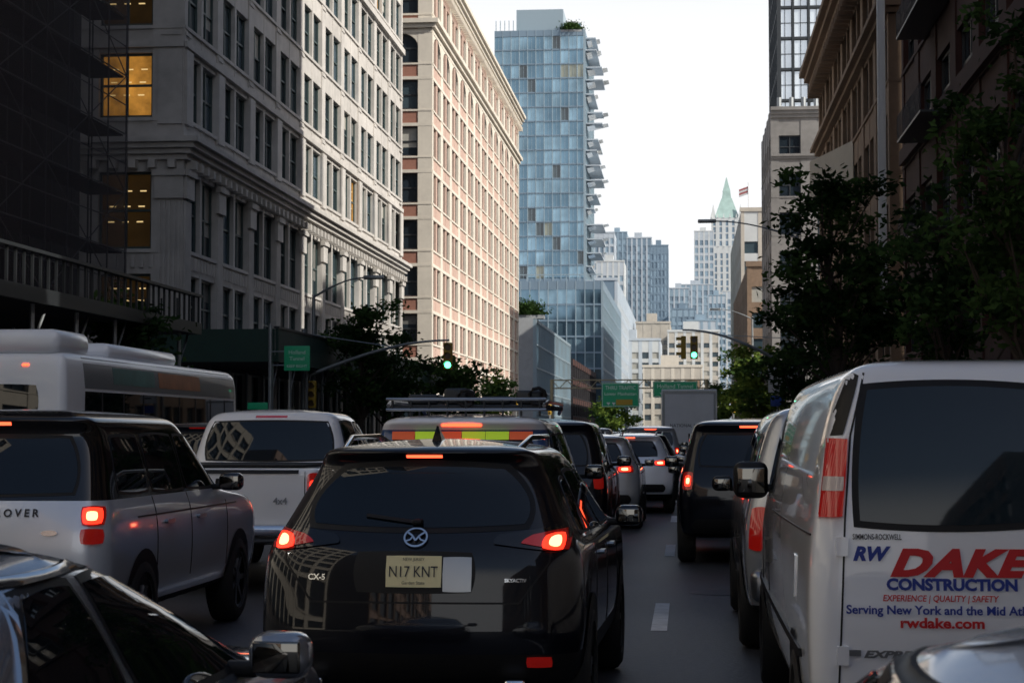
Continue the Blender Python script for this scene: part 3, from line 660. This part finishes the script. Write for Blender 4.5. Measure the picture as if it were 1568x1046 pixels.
for k in range(N):
    t=2*math.pi*k/N
    for rx,rz in((.068,.052),(.058,.043)):
        p,d=c.hit('rear',rx*math.cos(t),1.135+rz*math.sin(t)); vs.append(tuple(p-d*.022))
for k in range(N): fs.append((2*k,2*k+1,(2*k+3)%(2*N),(2*k+2)%(2*N)))
c.add('badge',vs,fs,'chrome')
c.line('badge','chrome','rear',[(-.05,1.162),(-.022,1.145),(0,1.118),(.022,1.145),(.05,1.162)],.005,.022); c.line('badge','chrome','rear',[(-.052,1.115),(-.028,1.122),(-.018,1.14)],.004,.022); c.line('badge','chrome','rear',[(.052,1.115),(.028,1.122),(.018,1.14)],.004,.022)
c.text('badge_text','chrome','CX-5',.045,-.6,.9,bold=.001); c.text('badge_text','chrome','SKYACTIV',.026,.5,.895,bold=.001)
c.line('wiper','black_trim','rear',[(-.02,1.215),(-.3,1.25)],.008,.02); c.rbox('wiper_hub',-.03,.03,.15,.21,1.2,1.23,.012,'black_trim')
sidewin(c,[[(.75,1.14),(1.25,1.13),(1.25,1.44),(.98,1.42)],[(1.35,1.13),(2.05,1.12),(2.0,1.47),(1.35,1.47)],[(2.13,1.12),(3.0,1.12),(2.45,1.44),(2.1,1.46)]],[[(2.08,.5),(2.08,1.1)],[(1.15,.6),(1.3,1.1)],[(3.1,.5),(3.1,1.1)]])
for vw in('left','right'): c.line('belt_chrome','chrome',vw,[(.9,1.115),(2.0,1.1),(3.05,1.1)],.008,.008); c.rect('door_handles','dullchrome',vw,1.5,1.68,.96,.985,n=4,mm=2,off=.03); c.rect('door_handles','dullchrome',vw,2.35,2.53,.96,.985,n=4,mm=2,off=.03)
c.add('shark_fin',[(-.03,.85,1.66),(.03,.85,1.66),(.02,1.08,1.66),(-.02,1.08,1.66),(0,.84,1.75),(0,.9,1.75)],[(0,1,4),(1,2,5,4),(2,3,5),(3,0,4,5)],'black_gloss')
c.wheels(.925,(.85,3.55),.36); c.mirrors(.88,2.85,1.13,'p_black')
c.rbox('exhaust_tips',-.62,-.5,.02,.2,.3,.37,.02,'chrome'); c.rbox('exhaust_tips',.5,.62,.02,.2,.3,.37,.02,'chrome')
put(c,-1.5,10.2,-1.5)
# ---- large silver suv left
c=generic('large_suv','bigsuv','p_lsilver',split=1.235,lampq=[(.78,1.05),(.93,1.05),(.915,1.19),(.765,1.19)])
c.text('lettering','tx_dark','R A N G E  R O V E R',.075,.47,1.115,align='RIGHT',bold=.002)
c.rect('badge','chrome','rear',.5,.62,.98,1.02,n=6,mm=2,off=.014,rnd=.9)
for vw in('left','right'): c.rect('door_handles','dullchrome',vw,1.5,1.72,1.0,1.03,n=4,mm=2,off=.03); c.rect('door_handles','dullchrome',vw,2.45,2.67,1.0,1.03,n=4,mm=2,off=.03)
put(c,-5.05,12.9)
# ---- pickup
c=Car('pickup_truck')
cab=[(1.2,1.95,4.4,.96,.15,.2,.03),(1.3,1.95,4.3,.95,.15,.2,.03),(1.5,2.0,4.05,.9,.15,.2,.03),(1.75,2.08,3.7,.83,.14,.2,.03),(1.87,2.12,3.5,.78,.14,.2,.03),(1.93,2.2,3.3,.7,.14,.2,.03)]
c.body(cab,'p_white',part='cab')
glassframe(c,'rear',[(-.78,1.38),(.78,1.38),(.7,1.83),(-.7,1.83)],n=14); c.rect('third_brake_light','redlens','rear',-.2,.2,1.875,1.9,n=6,mm=1)
for vw in('left','right'): glassframe(c,vw,[(2.12,1.36),(2.95,1.36),(2.95,1.83),(2.25,1.83)]); glassframe(c,vw,[(3.05,1.36),(4.05,1.33),(3.5,1.8),(3.05,1.83)])
c.body([(.45,.1,5.6,.93,.1,.3,.03),(.6,.02,5.8,.99,.1,.3,.03),(.9,0,5.85,1.01,.1,.3,.03),(1.15,.0,5.8,1.0,.1,.3,.03),(1.28,.0,5.6,.99,.1,.3,.03),(1.33,.02,5.4,.98,.08,.3,.03)],'p_white',.01,lower=.55)
c.box('bed_interior',-.8,.8,.2,1.85,1.34,1.36,'black_trim')
lamp(c,[(.86,.9),(1.0,.9),(1.0,1.28),(.86,1.28)],f=.6); c.rect('tailgate_seam','black_trim','rear',-.84,-.83,.7,1.3,n=2,mm=6); c.rect('tailgate_seam','black_trim','rear',.83,.84,.7,1.3,n=2,mm=6)
c.rect('tailgate_handle','black_trim','rear',-.12,.12,1.14,1.22,n=4,mm=2,off=.012); c.rbox('rear_bumper',-.98,.98,-.16,.02,.55,.74,.05,'chrome'); c.rect('licence_plate','plate','rear',-.16,.16,.76,.88,n=4,mm=2,off=.012)
c.text('lettering','dullchrome','4x4',.1,.5,.95,bold=.002); c.rect('tailgate_top_trim','black_trim','rear',-.82,.82,1.27,1.31,n=8,mm=1,off=.014)
for vw in('left','right'): c.line('door_seams','black_trim',vw,[(1.95,.6),(1.95,1.28)]); c.line('door_seams','black_trim',vw,[(3.0,.6),(3.0,1.28)])
c.wheels(1.0,(1.15,4.8),.42,.26); c.mirrors(.97,3.9,1.4,'chrome',1.2,1.3)
put(c,-4.85,19.5)
# ---- white work van
c=Car('cargo_van'); c.body(RINGS['van'],'p_vanwhite',.05,lower=.47)
for sg in(-1,1):
    x0,x1=sorted((sg*.05,sg*.79)); glassframe(c,'rear',[(x0,1.33),(x1,1.33),(x1-(.05 if sg>0 else 0),1.91),(x0+(.05 if sg<0 else 0),1.91)],m='carglass_t',grow=.028,rnd=.22,n=14,mm=10)
    c.decal('tail_lamps','redlens','rear',[(sg*.84,1.36),(sg*.985,1.36),(sg*.935,1.69),(sg*.81,1.69)],n=6,mm=8,off=.022,rnd=.1,skirt=.05)
    c.decal('reverse_lens','clearlens','rear',[(sg*.835,1.47),(sg*.965,1.47),(sg*.955,1.53),(sg*.83,1.53)],n=6,mm=2,off=.028,rnd=.1)
    c.decal('pillar_trim','black_trim','rear',[(sg*.83,1.70),(sg*.93,1.70),(sg*.8,1.985),(sg*.75,1.96)],n=4,mm=8,off=.006,rnd=.1)
    c.line('door_seams','black_trim','rear',[(sg*.865,.56),(sg*.83,1.35),(sg*.80,1.7),(sg*.73,1.97)],.004)
    for z in(.75,1.2,1.62): c.rect('hinges','p_vanwhite','rear',sg*.82,sg*.87,z,z+.08,n=3,mm=3,off=.02)
c.line('door_seams','black_trim','rear',[(0,.56),(0,1.97)],.006); c.line('door_seams','black_trim','rear',[(-.86,.56),(.86,.56)],.006)
c.text('lettering','tx_dark','SIMMONS-ROCKWELL',.032,-.80,1.27,bold=.0006,width=.2)
c.text('lettering_blue','tx_blue','RW',.078,-.80,1.185,bold=.004,shear=.3,width=.155); c.text('lettering_red','tx_red','DAKE',.148,-.65,1.125,bold=.008,shear=.35,width=.585,sp=1.08)
c.text('lettering_blue','tx_blue','CONSTRUCTION',.064,-.665,1.065,bold=.003,width=.53); c.text('lettering_red','tx_red','EXPERIENCE | QUALITY | SAFETY',.036,-.68,1.018,bold=.0006,shear=.15,width=.54)
c.text('lettering_blue','tx_blue','Serving New York and the Mid Atlantic',.05,-.83,.965,bold=.0013,width=.82); c.text('lettering_red','tx_red','rwdake.com',.058,-.61,.91,bold=.002,width=.34)
c.rect('badge','dullchrome','rear',-.83,-.77,.79,.815,n=4,mm=1,off=.012); c.text('badge_text','dullchrome','EXPRESS',.04,-.76,.785,bold=.002,shear=.3,off=.012,width=.26)
c.rbox('rear_bumper',-.97,.97,-.14,.05,.42,.6,.04,'dullchrome')
for vw in('left','right'):
    c.line('door_seams','black_trim',vw,[(3.6,.55),(3.6,1.9)]); c.line('door_seams','black_trim',vw,[(4.6,.55),(4.6,1.3)]); c.line('door_seams','black_trim',vw,[(.2,1.28),(3.5,1.25)],.004)
    glassframe(c,vw,[(3.7,1.35),(4.6,1.35),(4.2,1.78),(3.7,1.78)])
    c.rect('side_moulding','black_trim',vw,.4,5.2,.72,.76,n=20,mm=1,off=.014); c.rect('tank_door','p_vanwhite',vw,.9,1.1,.95,1.15,n=4,mm=4,off=.008)
c.wheels(.99,(1.05,4.85),.37,.25); c.mirrors(.92,4.25,1.39,'black_trim',1.15,1.45)
put(c,1.485,7.9)
# ---- other vehicles
put(generic('minivan','minivan','p_silver'),1.40,14.2)
put(generic('dark_suv','bigsuv','p_black'),.86,24)
c=generic('utility_suv','bigsuv','p_blue',split=1.72,upper='p_white')
for k in range(6):
    x0=-.66+k*.22; kk='lime' if k in(1,3,4) else 'orange'; c.rect('chevron_'+kk,kk,'rear',x0+.003,x0+.217,1.64,1.715,n=4,mm=2,off=.02,rnd=0)
for y in(.9,1.5,2.1,2.7): c.rbox('rack_crossbars',-.78,.78,y-.03,y+.03,1.93,1.97,.012,'metal_dark')
for sg in(-1,1): c.tube('rack_side_rails',[(sg*.74,.6,1.96),(sg*.76,.9,2.0),(sg*.76,2.8,2.0),(sg*.72,3.0,1.9)],.02,6,'dullchrome'); 
for k in range(9): x=-.7+k*.175; c.tube('rack_supports',[(x,.6,1.86),(x,.6,2.02)],.012,5,'metal_dark')
c.tube('rack_rear_bar',[(-.76,.6,2.02),(.76,.6,2.02)],.016,6,'dullchrome'); c.tube('rack_rear_bar',[(-.76,.6,1.92),(.76,.6,1.92)],.016,6,'dullchrome')
for (x0,x1,h) in((-.6,-.3,.1),(-.25,-.02,.16),(.1,.4,.08),(.45,.7,.14)): c.rbox('roof_equipment',x0,x1,.9,1.5,1.97,1.97+h,.03,'metal_dark')
c.tube('coiled_hose',[(-.02+.08*math.cos(t*.7),.8,2.03+.08*math.sin(t*.7)) for t in range(10)],.02,6,'black_trim')
c.tube('coiled_hose',[(.66+.08*math.cos(t*.7),.85,2.05+.08*math.sin(t*.7)) for t in range(10)],.02,6,'black_trim')
c.rect('warning_light_bar','redled','rear',-.14,.14,1.775,1.79,n=6,mm=1,off=.02)
put(c,-2.08,17)
put(generic('dark_suv','bigsuv','p_black',lit=False),-2.0,24.2)
put(generic('silver_suv','crossover','p_silver'),-1.72,32.5)
put(generic('silver_suv','crossover','p_lsilver'),-1.2,39)
put(generic('white_suv','crossover','p_white',lit=False),.9,36.6)
put(generic('grey_sedan','sedan','p_grey'),.75,30.4)
k=0
cols=[('p_black','black_'),('p_grey','grey_'),('p_silver','silver_'),('p_black','black_'),('p_white','white_'),('p_navy','dark_')]
for (X,ys) in((-1.4,(46,53,60,68,78,90,102,115)),(1.2,(43,50,57,66,76)),(-4.9,(28,35,43,51,60,70,82,96,112)),(-8.6,(24,33,42,52,64,80))):
    for y in ys:
        kd=('crossover','sedan','bigsuv')[k%3]; nm={'crossover':'crossover_car','sedan':'sedan','bigsuv':'suv'}[kd]
        put(generic(cols[k%6][1]+nm,kd,cols[k%6][0],lit=(k%2==0)),X+R.uniform(-.25,.25),y); k+=1
# foreground cars
c=generic('silver_sedan','sedan','p_gunmetal')
for vw in('left','right'): c.line('window_chrome','chrome',vw,[(1.3,1.01),(1.7,1.36),(2.2,1.375),(2.6,1.35),(3.25,1.0)],.01,.012)
put(c,-2.23,2.6,0)
c=generic('silver_sedan','sedan','p_lsilver')
for vw in('left','right'): c.line('window_chrome','black_trim',vw,[(1.3,1.01),(1.7,1.36),(2.2,1.375),(2.6,1.35),(3.25,1.0)],.01,.012)
put(c,.96,.76)
# bus
c=Car('city_bus'); bx=[(.35,.1,11.9,1.2,.15,.2,.02),(.45,.02,12,1.27,.15,.2,.02),(1.2,0,12,1.28,.15,.2,.02),(2.0,0,12,1.28,.15,.2,.02),(2.7,.02,12,1.27,.15,.2,.02),(2.95,.08,11.95,1.22,.15,.2,.02),(3.05,.16,11.8,1.12,.12,.2,.02)]
c.body(bx,'buswhite',.05)
for vw in('left','right'):
    c.rect('window_band','carglass',vw,1.0,11.6,1.5,2.4,n=30,mm=4,off=.006,rnd=.02); c.rect('upper_panel','busgrey',vw,1.0,11.7,2.45,2.98,n=30,mm=4,off=.006,rnd=.02)
    c.rect('advert_teal','adteal',vw,2.6,5.2,2.55,2.85,n=14,mm=2,off=.012,rnd=.02); c.rect('advert_orange','adorange',vw,5.5,8.6,2.55,2.85,n=14,mm=2,off=.012,rnd=.02)
    for k in range(8): c.rect('window_pillars','black_trim',vw,1.9+k*1.25,1.97+k*1.25,1.5,2.4,n=1,mm=4,off=.012,rnd=0)
c.rect('rear_window','carglass','rear',-.8,.8,1.9,2.5); c.rect('rear_grille','black_trim','rear',-.9,.9,1.0,1.6); c.rect('clearance_light','redled','rear',.5,.62,2.8,2.84,n=3,mm=1,off=.015); c.rect('clearance_light','redled','rear',-.1,.1,2.8,2.84,n=3,mm=1,off=.015)
c.rbox('roof_pod_rear',-1.1,1.1,.1,1.8,3.0,3.42,.16,'buswhite'); c.rbox('roof_pod',-1.05,1.05,3.0,7.6,3.0,3.32,.15,'buswhite')
for k in range(3): c.box('roof_pod_vents',-.9,.9,.5+k*.4,.65+k*.4,3.421,3.44,'black_trim')
c.wheels(1.27,(2.8,9.2),.48,.28); put(c,-11.5,30.2)
# box truck
c=Car('box_truck'); c.rbox('cargo_box',-1.25,1.25,0,6.2,1.05,3.6,.04,'truckbox')
for (a,d,e,f) in((-1.2,1.2,3.4,3.52),(-1.2,1.2,1.08,1.16),(-1.2,-1.1,1.16,3.4),(1.1,1.2,1.16,3.4)): c.box('rear_door_frame',a,d,-.035,-.001,e,f,'galv')
for k in range(7): c.box('rear_door_slats',-1.09,1.09,-.02,-.001,1.18+k*.32,1.47+k*.32,'truckbox')
c.box('door_latch',-.05,.05,-.05,-.02,1.3,1.6,'metal_dark')
c.rbox('cab',-1.15,1.15,6.4,8.2,.6,2.6,.15,'p_white'); c.box('chassis',-.5,.5,.1,7.8,.7,1.04,'black_trim'); c.rbox('underride_bumper',-1.1,1.1,-.1,.0,.5,.65,.03,'metal_dark')
for sg in(-1,1): c.rbox('tail_lamps',sg*1.0-.1,sg*1.0+.1,-.06,-.01,.85,.95,.01,'redlit')
c.bvh=BVHTree.FromPolygons([Vector((x,y,z)) for z in(.3,1.05) for y in(0,8) for x in(-1.2,1.2)],[(0,2,3,1),(4,5,7,6),(0,1,5,4),(2,6,7,3),(0,4,6,2),(1,3,7,5)])
c.wheels(1.2,(1.4,7.3),.45,.3); 
tv,tf=textmesh('NATIONAL MOBILE',.2,align='CENTER'); c.add('lettering',[(v[0],-.026,1.9+v[1]) for v in tv],tf,'tx_dark')
put(c,.1,85)
# ================================================================ STREET FURNITURE
def signal(b,x,y,z,green=True):
    b.rbox('signal_housing',x-.18,x+.18,y-.12,y+.12,z-.55,z+.55,.03,'sigyellow')
    for i,mm in enumerate(('greenlit' if green else 'amberoff','amberoff','amberoff')):
        zz=z-.36+i*.36; b.disc('signal_lens_green' if mm=='greenlit' else 'signal_lens_off',(x,y-.125,zz),.13,'y',16,mm)
        vs=[];fs=[]
        for k in range(9):
            t=math.pi*(k/8); 
            for dy in(-.12,-.34): vs.append((x+.145*math.cos(t),y+dy,zz+.145*math.sin(t)))
        for k in range(8): fs.append((2*k,2*k+1,2*k+3,2*k+2))
        b.add('signal_visors',vs,fs,'sigyellow')
def sidesignal(b,x,y,z):
    b.rbox('signal_housing',x-.12,x+.12,y-.18,y+.18,z-.55,z+.55,.03,'sigyellow')
    for i in range(3):
        zz=z-.36+i*.36; vs=[];fs=[]
        for k in range(9):
            t=math.pi*(k/8)
            for dx in(-.12,-.36): vs.append((x+dx,y+.145*math.cos(t),zz+.145*math.sin(t)))
        for k in range(8): fs.append((2*k,2*k+1,2*k+3,2*k+2))
        b.add('signal_visors',vs,fs,'sigyellow')
def lampbend(b,x,y,z0,z1,L,s):
    pts=[(x,y,z0)]
    for k in range(1,8):
        t=k/7; pts.append((x+s*L*t,y,z0+(z1-z0)*math.sin(t*math.pi/2)))
    b.tube('lamp_arm',pts,[.05]*3+[.035]*5,6,'galv'); e=pts[-1]; x0,x1=sorted((e[0]-s*.1,e[0]+s*.75)); b.rbox('lamp_head',x0,x1,y-.15,y+.15,z1-.08,z1+.08,.04,'galv')
b=Bd('traffic_signal_mast'); b.tube('pole',[(-15.6,75.5,.13),(-15.6,75.5,5.9)],[.14,.1],10,'galv')
pts=[(-15.6+6*t,75.5,3.9+1.5*math.sin(t*math.pi/2)) for t in [i/10 for i in range(11)]]; b.tube('mast_arm',pts,[.08-.004*i for i in range(11)],8,'galv'); b.tube('stay',[(-15.6,75.5,5.7),(-12,75.5,5.15)],.02,5,'galv')
signal(b,-9.65,75.5,4.75); signal(b,-15.2,75.2,3.2,False); b.emit()
b=Bd('street_lamp'); b.tube('pole',[(-15.5,77,.13),(-15.5,77,7.4)],[.12,.07],10,'galv'); lampbend(b,-15.5,77,7.3,8.1,2.2,1); b.emit()
b=Bd('green_street_sign'); b.rbox('panel',-14.55,-13.6,66.9,66.95,3.9,4.8,.02,'signgreen')
for z,t in((4.5,'Holland'),(4.27,'Tunnel'),(4.02,'KEEP RIGHT')):
    tv,tf=textmesh(t,.2 if z>4.1 else .14,align='CENTER'); b.add('lettering',[(-14.07+v[0],66.89,z+v[1]) for v in tv],tf,'white')
b.tube('post',[(-15.08,67.0,.13),(-15.08,67.0,5.6)],.07,8,'galv')
for z in(4.1,4.6): b.tube('bracket_arms',[(-15.08,67.0,z),(-13.7,66.99,z)],.025,6,'galv')
b.rbox('name_plate',-15.9,-15.15,66.95,66.98,2.5,2.75,.01,'signgreen'); b.emit()
b=Bd('traffic_signal_mast'); b.tube('pole',[(5.2,90,.13),(5.2,90,6.2)],[.15,.1],10,'galv')
pts=[(5.2-5.4*t,90,4.6+1.95*math.sin(t*math.pi/2)) for t in [i/12 for i in range(13)]]; b.tube('mast_arm',pts,[.09-.004*i for i in range(13)],8,'galv'); b.tube('stay',[(5.2,90,6.1),(1.5,90,6.3)],.02,5,'galv')
signal(b,.35,90,5.7); sidesignal(b,-.15,90,5.7); b.rbox('camera_box',4.6,5.0,89.8,90.1,4.7,4.95,.03,'white'); b.emit()
for (x,y,h,L) in((5.2,88.6,11,3.9),(5.2,150,10.8,2.6)):
    b=Bd('street_lamp'); b.tube('pole',[(x,y,.13),(x,y,h)],[.13,.07],10,'galv'); lampbend(b,x,y,h-.2,h+.6,L,-1); b.emit()
b=Bd('parking_sign'); b.tube('post',[(3.95,83,.13),(3.95,83,4.8)],.035,6,'galv'); b.rbox('panel',3.55,4.35,82.9,82.94,3.4,4.5,.02,'white')
for z,w in((4.2,.25),(3.95,.3),(3.7,.2)): b.box('lettering',3.95-w,3.95+w,82.89,82.897,z-.05,z+.03,'tx_dark')
b.rbox('lower_panel',3.65,4.25,82.9,82.94,2.8,3.25,.02,'signblue'); b.emit()
b=Bd('one_way_sign'); b.tube('post',[(5.4,80,.13),(5.4,80,4.3)],.035,6,'galv'); b.rbox('panel',5.0,5.8,79.93,79.96,3.6,3.9,.02,'black_gloss'); b.box('arrow',5.1,5.6,79.92,79.925,3.72,3.78,'white'); b.emit()
b=Bd('sign_gantry')
for x in(-18,2.6): b.tube('posts',[(x,250,0),(x,250,8.6)],.22,8,'gantry')
for z in(7.4,8.5): b.tube('truss_chords',[(-18,250,z),(2.6,250,z)],.1,6,'gantry')
for k in range(20): x=-18+k*1.03; b.tube('truss_web',[(x,250,7.4 if k%2 else 8.5),(x+1.03,250,8.5 if k%2 else 7.4)],.06,5,'gantry')
b.emit()
for (x0,x1,z0,z1,t,t2,y_) in((-11.3,-6.3,4.9,8.1,'THRU TRAFFIC','Lower Manhattan',1),(-4.5,1.4,6.2,8.3,'Holland Tunnel','',0)):
    b=Bd('overhead_road_sign'); b.rbox('panel',x0,x1,249.6,249.7,z0,z1,.04,'signgreen'); xc=(x0+x1)/2
    for (q0,q1,r0,r1) in((x0+.08,x1-.08,z0+.06,z0+.12),(x0+.08,x1-.08,z1-.12,z1-.06),(x0+.08,x0+.14,z0+.12,z1-.12),(x1-.14,x1-.08,z0+.12,z1-.12)): b.box('border',q0,q1,249.58,249.595,r0,r1,'white')
    tv,tf=textmesh(t,.75,align='CENTER',width=(x1-x0)*.8); b.add('lettering',[(xc+v[0],249.57,z1-.9+v[1]) for v in tv],tf,'white')
    if y_:
        tv,tf=textmesh(t2,.6,align='CENTER',width=4.2); b.add('lettering',[(xc+v[0],249.57,z1-1.65+v[1]) for v in tv],tf,'white'); b.box('yellow_panel',xc-.6,xc+1.6,249.57,249.59,z0+.25,z0+1.0,'sigyellow')
        for dx in(-1.6,-.9): b.add('arrows',[(xc+dx-.25,249.57,z0+.6),(xc+dx+.25,249.57,z0+.6),(xc+dx,249.57,z0+.2)],[(0,1,2)],'white')
    else:
        for dx in(-1.8,1.8): b.add('arrows',[(xc+dx-.25,249.57,z0+.6),(xc+dx+.25,249.57,z0+.6),(xc+dx,249.57,z0+.2)],[(0,1,2)],'white')
    b.emit()
for y,x in((160,-14.6),(200,-14.6),(180,4.4)):
    b=Bd('traffic_signal'); b.tube('pole',[(x,y,.13),(x,y,4.8)],.09,8,'galv'); signal(b,x,y-.3,4.0,False); b.emit()
# ================================================================ TREES
def tree(name,x,y,h,r,zb,ncl,nl,ls,mats,seed,rv=None,sq=1.0,rad=.75):
    rr=random.Random(seed); b=Bd(name); rv=rv or (h-zb)/2; zc=(h+zb)/2
    tr=[(x,y,.1)];rad_=[.16+.012*h]
    for k in range(1,6): tr.append((x+rr.uniform(-.15,.15)*k*.5,y+rr.uniform(-.15,.15)*k*.5,.1+(h*.82)*k/5)); rad_.append((.16+.012*h)*(1-k/5.6))
    b.tube('trunk',tr,rad_,9,'bark')
    for c in range(ncl):
        while True:
            v=Vector((rr.uniform(-1,1),rr.uniform(-1,1),rr.uniform(-1,1)))
            if .25<v.length<1: break
        lump=.8+.35*math.sin(3*math.atan2(v.y,v.x)+seed)+.1*rr.random()
        p=Vector((x+v.x*r*lump,y+v.y*r*lump*sq,zc+v.z*rv))
        t0=Vector(tr[min(5,max(2,int((p.z-1)/(h*.82)*5)))]) if p.z>2 else Vector(tr[1])
        if rr.random()<.5:
            mid=(t0+p)/2+Vector((rr.uniform(-.2,.2),rr.uniform(-.2,.2),-.25)); b.tube('limbs',[t0-Vector((0,0,.5)),mid,p],[.06,.035,.012],5,'bark')
        cr=rad*rr.uniform(.5,1.25); mm=mats[0] if rr.random()<.6 else mats[1]
        vs=[];fs=[]
        for i in range(int(nl*cr*cr/(rad*rad)*.9)):
            d=Vector((rr.gauss(0,1),rr.gauss(0,1),rr.gauss(0,.62)))*cr*.5
            q=p+d; a=Vector((rr.gauss(0,1),rr.gauss(0,1),rr.gauss(0,.6))).normalized(); c2=a.cross(Vector((rr.gauss(0,1),rr.gauss(0,1),rr.gauss(0,1)))).normalized(); s=ls*rr.uniform(.6,1.3)
            o=len(vs); vs+= [tuple(q-a*s),tuple(q+c2*s*.5-a*s*.1),tuple(q+a*s),tuple(q-c2*s*.5-a*s*.1)]; fs.append((o,o+1,o+2,o+3))
        b.add('foliage_'+mm,vs,fs,mm)
    b.emit()
DM=('leaf_d','leaf_m')
tree('street_tree',4.75,60,10.4,2.6,2.6,78,150,.13,DM,3,rad=.65)
tree('street_tree',6.0,34,9.4,1.8,3.0,56,160,.1,('leaf_m','leaf_d'),5,rad=.6)
tree('street_tree',6.6,47,7.4,1.9,3.0,36,130,.12,DM,8,rad=.65)
tree('street_tree',4.9,78,7.4,2.0,2.5,40,120,.14,DM,9,rad=.65)
tree('street_tree',4.6,150,8.6,2.2,2.2,40,110,.2,('leaf_y','leaf_m'),11)
tree('street_tree',4.8,120,7.4,2.0,2.2,36,110,.18,('leaf_y','leaf_m'),12)
tree('street_tree',-13.9,79,7.4,2.1,2.0,48,140,.13,DM,14,rad=.65)
tree('street_tree',-14.1,88,6.2,1.9,2.0,34,110,.15,DM,15,rad=.65)
tree('street_tree',-14.0,110,6.2,2.2,2.0,40,120,.18,('leaf_m','leaf_d'),16)
tree('street_tree',-16.2,52,5.4,1.6,2.5,40,130,.13,DM,17)
tree('street_tree',-14.0,135,6.4,2.0,2.0,36,110,.18,('leaf_m','leaf_y'),18)
tree('street_tree',-12,300,7,4,1.0,40,90,.35,('leaf_y','leaf_m'),19,rad=1.3)
tree('street_tree',5,300,9,3,1.5,40,90,.35,('leaf_m','leaf_y'),20,rad=1.3)
def rooftree(x,y,z,r,seed):
    rr=random.Random(seed); b=Bd('roof_garden_shrubs'); b.box('planter',x-r,x+r,y-1,y+1,z,z+.5,'concrete'); vs=[];fs=[]
    for i in range(3500):
        q=Vector((x+rr.gauss(0,.42)*r,y+rr.gauss(0,.5)*1.5,z+.6+abs(rr.gauss(0,.6))*r*.5)); a=Vector((rr.gauss(0,1),rr.gauss(0,1),rr.gauss(0,1))).normalized(); c2=a.cross(Vector((0,.3,1))).normalized(); s=.22
        o=len(vs); vs+=[tuple(q-a*s),tuple(q+c2*s*.6),tuple(q+a*s),tuple(q-c2*s*.6)]; fs.append((o,o+1,o+2,o+3))
    b.add('foliage',vs,fs,'leaf_m'); b.emit()
rooftree(-21.5,252,16.8,2.4,1); rooftree(-26,426,93,2.4,2)
# ================================================================ LIGHT, SKY, CAMERA
el,az=math.radians(33),math.radians(22)
S=Vector((math.cos(el)*math.cos(az),-math.cos(el)*math.sin(az),math.sin(el)))
L=bpy.data.lights.new('sun','SUN'); L.energy=5.0; L.angle=math.radians(.5); L.color=(1,.95,.86)
lo_=bpy.data.objects.new('sun',L); COL.objects.link(lo_); lo_.rotation_euler=S.to_track_quat('Z','Y').to_euler()
w=bpy.data.worlds.new('World'); scene.world=w; w.use_nodes=True; nt=w.node_tree
sk=nt.nodes.new('ShaderNodeTexSky'); sk.sky_type='NISHITA'; sk.sun_disc=False; sk.sun_elevation=el; sk.sun_rotation=math.radians(112); sk.dust_density=2.5; sk.air_density=1.0; sk.ozone_density=1.0
# bright milky haze low in the sky
tc=nt.nodes.new('ShaderNodeTexCoord'); sx=nt.nodes.new('ShaderNodeSeparateXYZ'); nt.links.new(tc.outputs['Generated'],sx.inputs[0])
mr=nt.nodes.new('ShaderNodeMapRange'); mr.interpolation_type='SMOOTHSTEP'; mr.inputs['From Min'].default_value=.2; mr.inputs['From Max'].default_value=.36; mr.inputs['To Min'].default_value=1; mr.inputs['To Max'].default_value=0
nt.links.new(sx.outputs['Z'],mr.inputs['Value'])
mx=nt.nodes.new('ShaderNodeMix'); mx.data_type='RGBA'; mx.inputs[7].default_value=(8.5,8.6,8.8,1)
nt.links.new(mr.outputs[0],mx.inputs[0]); nt.links.new(sk.outputs[0],mx.inputs[6])
bg=nt.nodes['Background']; bg.inputs['Strength'].default_value=.12; nt.links.new(mx.outputs[2],bg.inputs['Color'])
cam=bpy.data.cameras.new('camera'); co=bpy.data.objects.new('camera',cam); COL.objects.link(co); scene.camera=co
cam.lens=65.9; cam.sensor_width=36; cam.clip_end=6000; cam.clip_start=.05
cam.dof.use_dof=True; cam.dof.focus_distance=14; cam.dof.aperture_fstop=10
co.location=(0,0,1.72)
yaw=math.radians(5.33); pitch=math.radians(2.73)
co.rotation_euler=(math.pi/2+pitch,0,yaw)
scene.view_settings.view_transform='Standard'; scene.view_settings.look='None'; scene.view_settings.exposure=0
